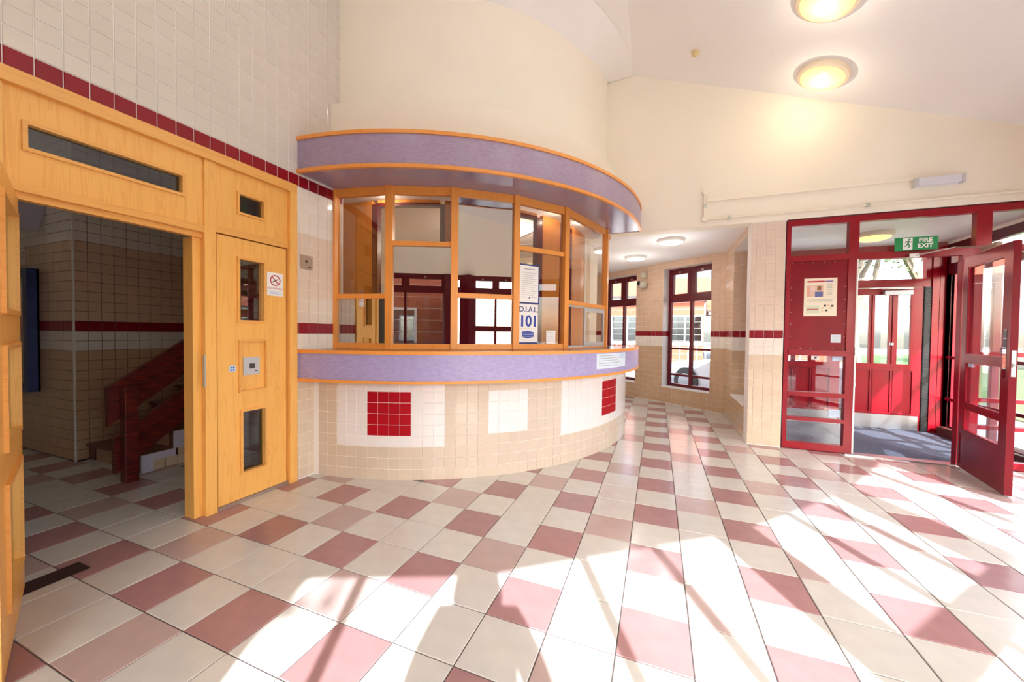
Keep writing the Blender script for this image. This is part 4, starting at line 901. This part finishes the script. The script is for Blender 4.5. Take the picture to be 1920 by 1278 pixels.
MB().box(-7, 4.8, 15.99, 16.05, .98, 1.05).build('top_rail', M_white, fn); MB().box(-7, 4.8, 15.99, 16.05, .1, .15).build('bottom_rail', M_white, fn)
# vehicles
def wheel(o, c, r, ax):
    ax = Vector(ax); w = MB().lathe([(0, -.1), (r*.6, -.1), (r, -.08), (r, .08), (r*.6, .1), (0, .1)], 28, c, ax).build('wheel', M_black, o, smooth=True)
    MB().lathe([(0, -.115), (r*.55, -.105), (r*.6, -.1)], 20, c, ax).build('hub_cap', M_alu, w); MB().lathe([(0, .115), (r*.55, .105), (r*.6, .1)], 20, c, ax).build('hub_cap', M_alu, w)
def car(name, P, U, prof, wid, label, cat, m, wheels, r, win):
    U = Vector(U).normalized(); N = Vector((U.y, -U.x, 0)); b = Fr(P, U, N); o = empty(name, P, label, cat)
    mb = MB(); n = len(prof); base_ = len(mb.v)
    for s, sc in ((-wid/2, 1), (-wid/2+.1, 1.0), (wid/2-.1, 1.0), (wid/2, 1)):
        for u, z in prof: mb.v.append(tuple(b.pt(u, z if abs(s) < wid/2 else z*.985+.005, s)))
    for k_ in range(3):
        for i in range(n): j = (i+1) % n; mb.f.append((k_*n+i, k_*n+j, (k_+1)*n+j, (k_+1)*n+i)); mb.mi.append(0)
    mb.f.append(tuple(range(n))[::-1]); mb.mi.append(0); mb.f.append(tuple(3*n+i for i in range(n))); mb.mi.append(0); mb.mats = [m]
    mb.build('body', m, o)
    for side in (-1, 1):
        for pts in win:
            q_ = MB(); q_.poly([b.pt(u, z, side*(wid/2+.004)) for u, z in pts]); q_.poly([b.pt(u, z, side*(wid/2+.001)) for u, z in pts][::-1]); q_.build('side_window', M_dark, o)
    for u in wheels:
        for side in (-1, 1): wheel(o, b.pt(u, r-.13, side*(wid/2-.04)), r, N); MB().lathe([(r*1.05, -.005), (r*1.2, -.005), (r*1.2, .01), (r*1.05, .01)], 28, b.pt(u, r-.13, side*(wid/2+.01)), N).build('wheel_arch', M_alu, o)
    b.part('bumper', o, -.08, .05, .1, .35, -wid/2+.05, wid/2-.05, M_dark, .03); L_ = prof[-1][0] if False else max(p[0] for p in prof); b.part('bumper', o, L_-.05, L_+.08, .1, .35, -wid/2+.05, wid/2-.05, M_dark, .03)
    for side in (-1, 1): b.part('headlamp', o, -.02, .03, .45, .58, side*(wid/2-.35)-.15, side*(wid/2-.35)+.15, M_white, .02)
    return o
M_vanw = mat('white_vehicle_paint', (238, 240, 244), .25, coat=.5)
U_ = Vector((.75, -.66, 0)).normalized()
vanp = [(0, .05), (0, .65), (.35, .85), (1.1, .95), (1.5, 1.55), (1.8, 1.72), (4.0, 1.72), (4.35, 1.0), (4.4, .3), (4.35, .05)]
cw = [[(1.25, .98), (1.6, 1.5), (2.4, 1.58), (2.4, .98)], [(2.5, .98), (2.5, 1.58), (3.7, 1.55), (3.95, .98)]]
car('parked_car', (1.28-U_.x*1.0, 10.35-U_.y*1.0+.35, 0), U_, [(0, .05), (0, .5), (.3, .62), (1.15, .72), (1.6, .8), (4.2, .8), (4.2, .1)], 1.7, 'white vehicle with round wheel arches outside the nearer corridor window', 'car', M_vanw, (.95, 3.3), .33, [])
car('parked_van', (-5.6, 15.0, 0), U_, [(0, .05), (0, .9), (.5, 1.05), (.95, 1.8), (1.2, 1.95), (4.8, 1.95), (4.85, .1)], 1.9, 'white van with dark side glass outside the far corridor window', 'van', M_vanw, (.9, 3.9), .33, [[(.75, 1.1), (1.1, 1.7), (1.9, 1.7), (1.9, 1.1)]])
car('parked_car', (4.2, -6.5, 0), (.2, -1, 0), vanp, 1.75, 'blue hatchback parked behind viewpoint mirrored in the reception glass', 'car', mat('blue_car_paint', (70, 100, 150), .2, coat=.6), (.85, 3.45), .32, cw)
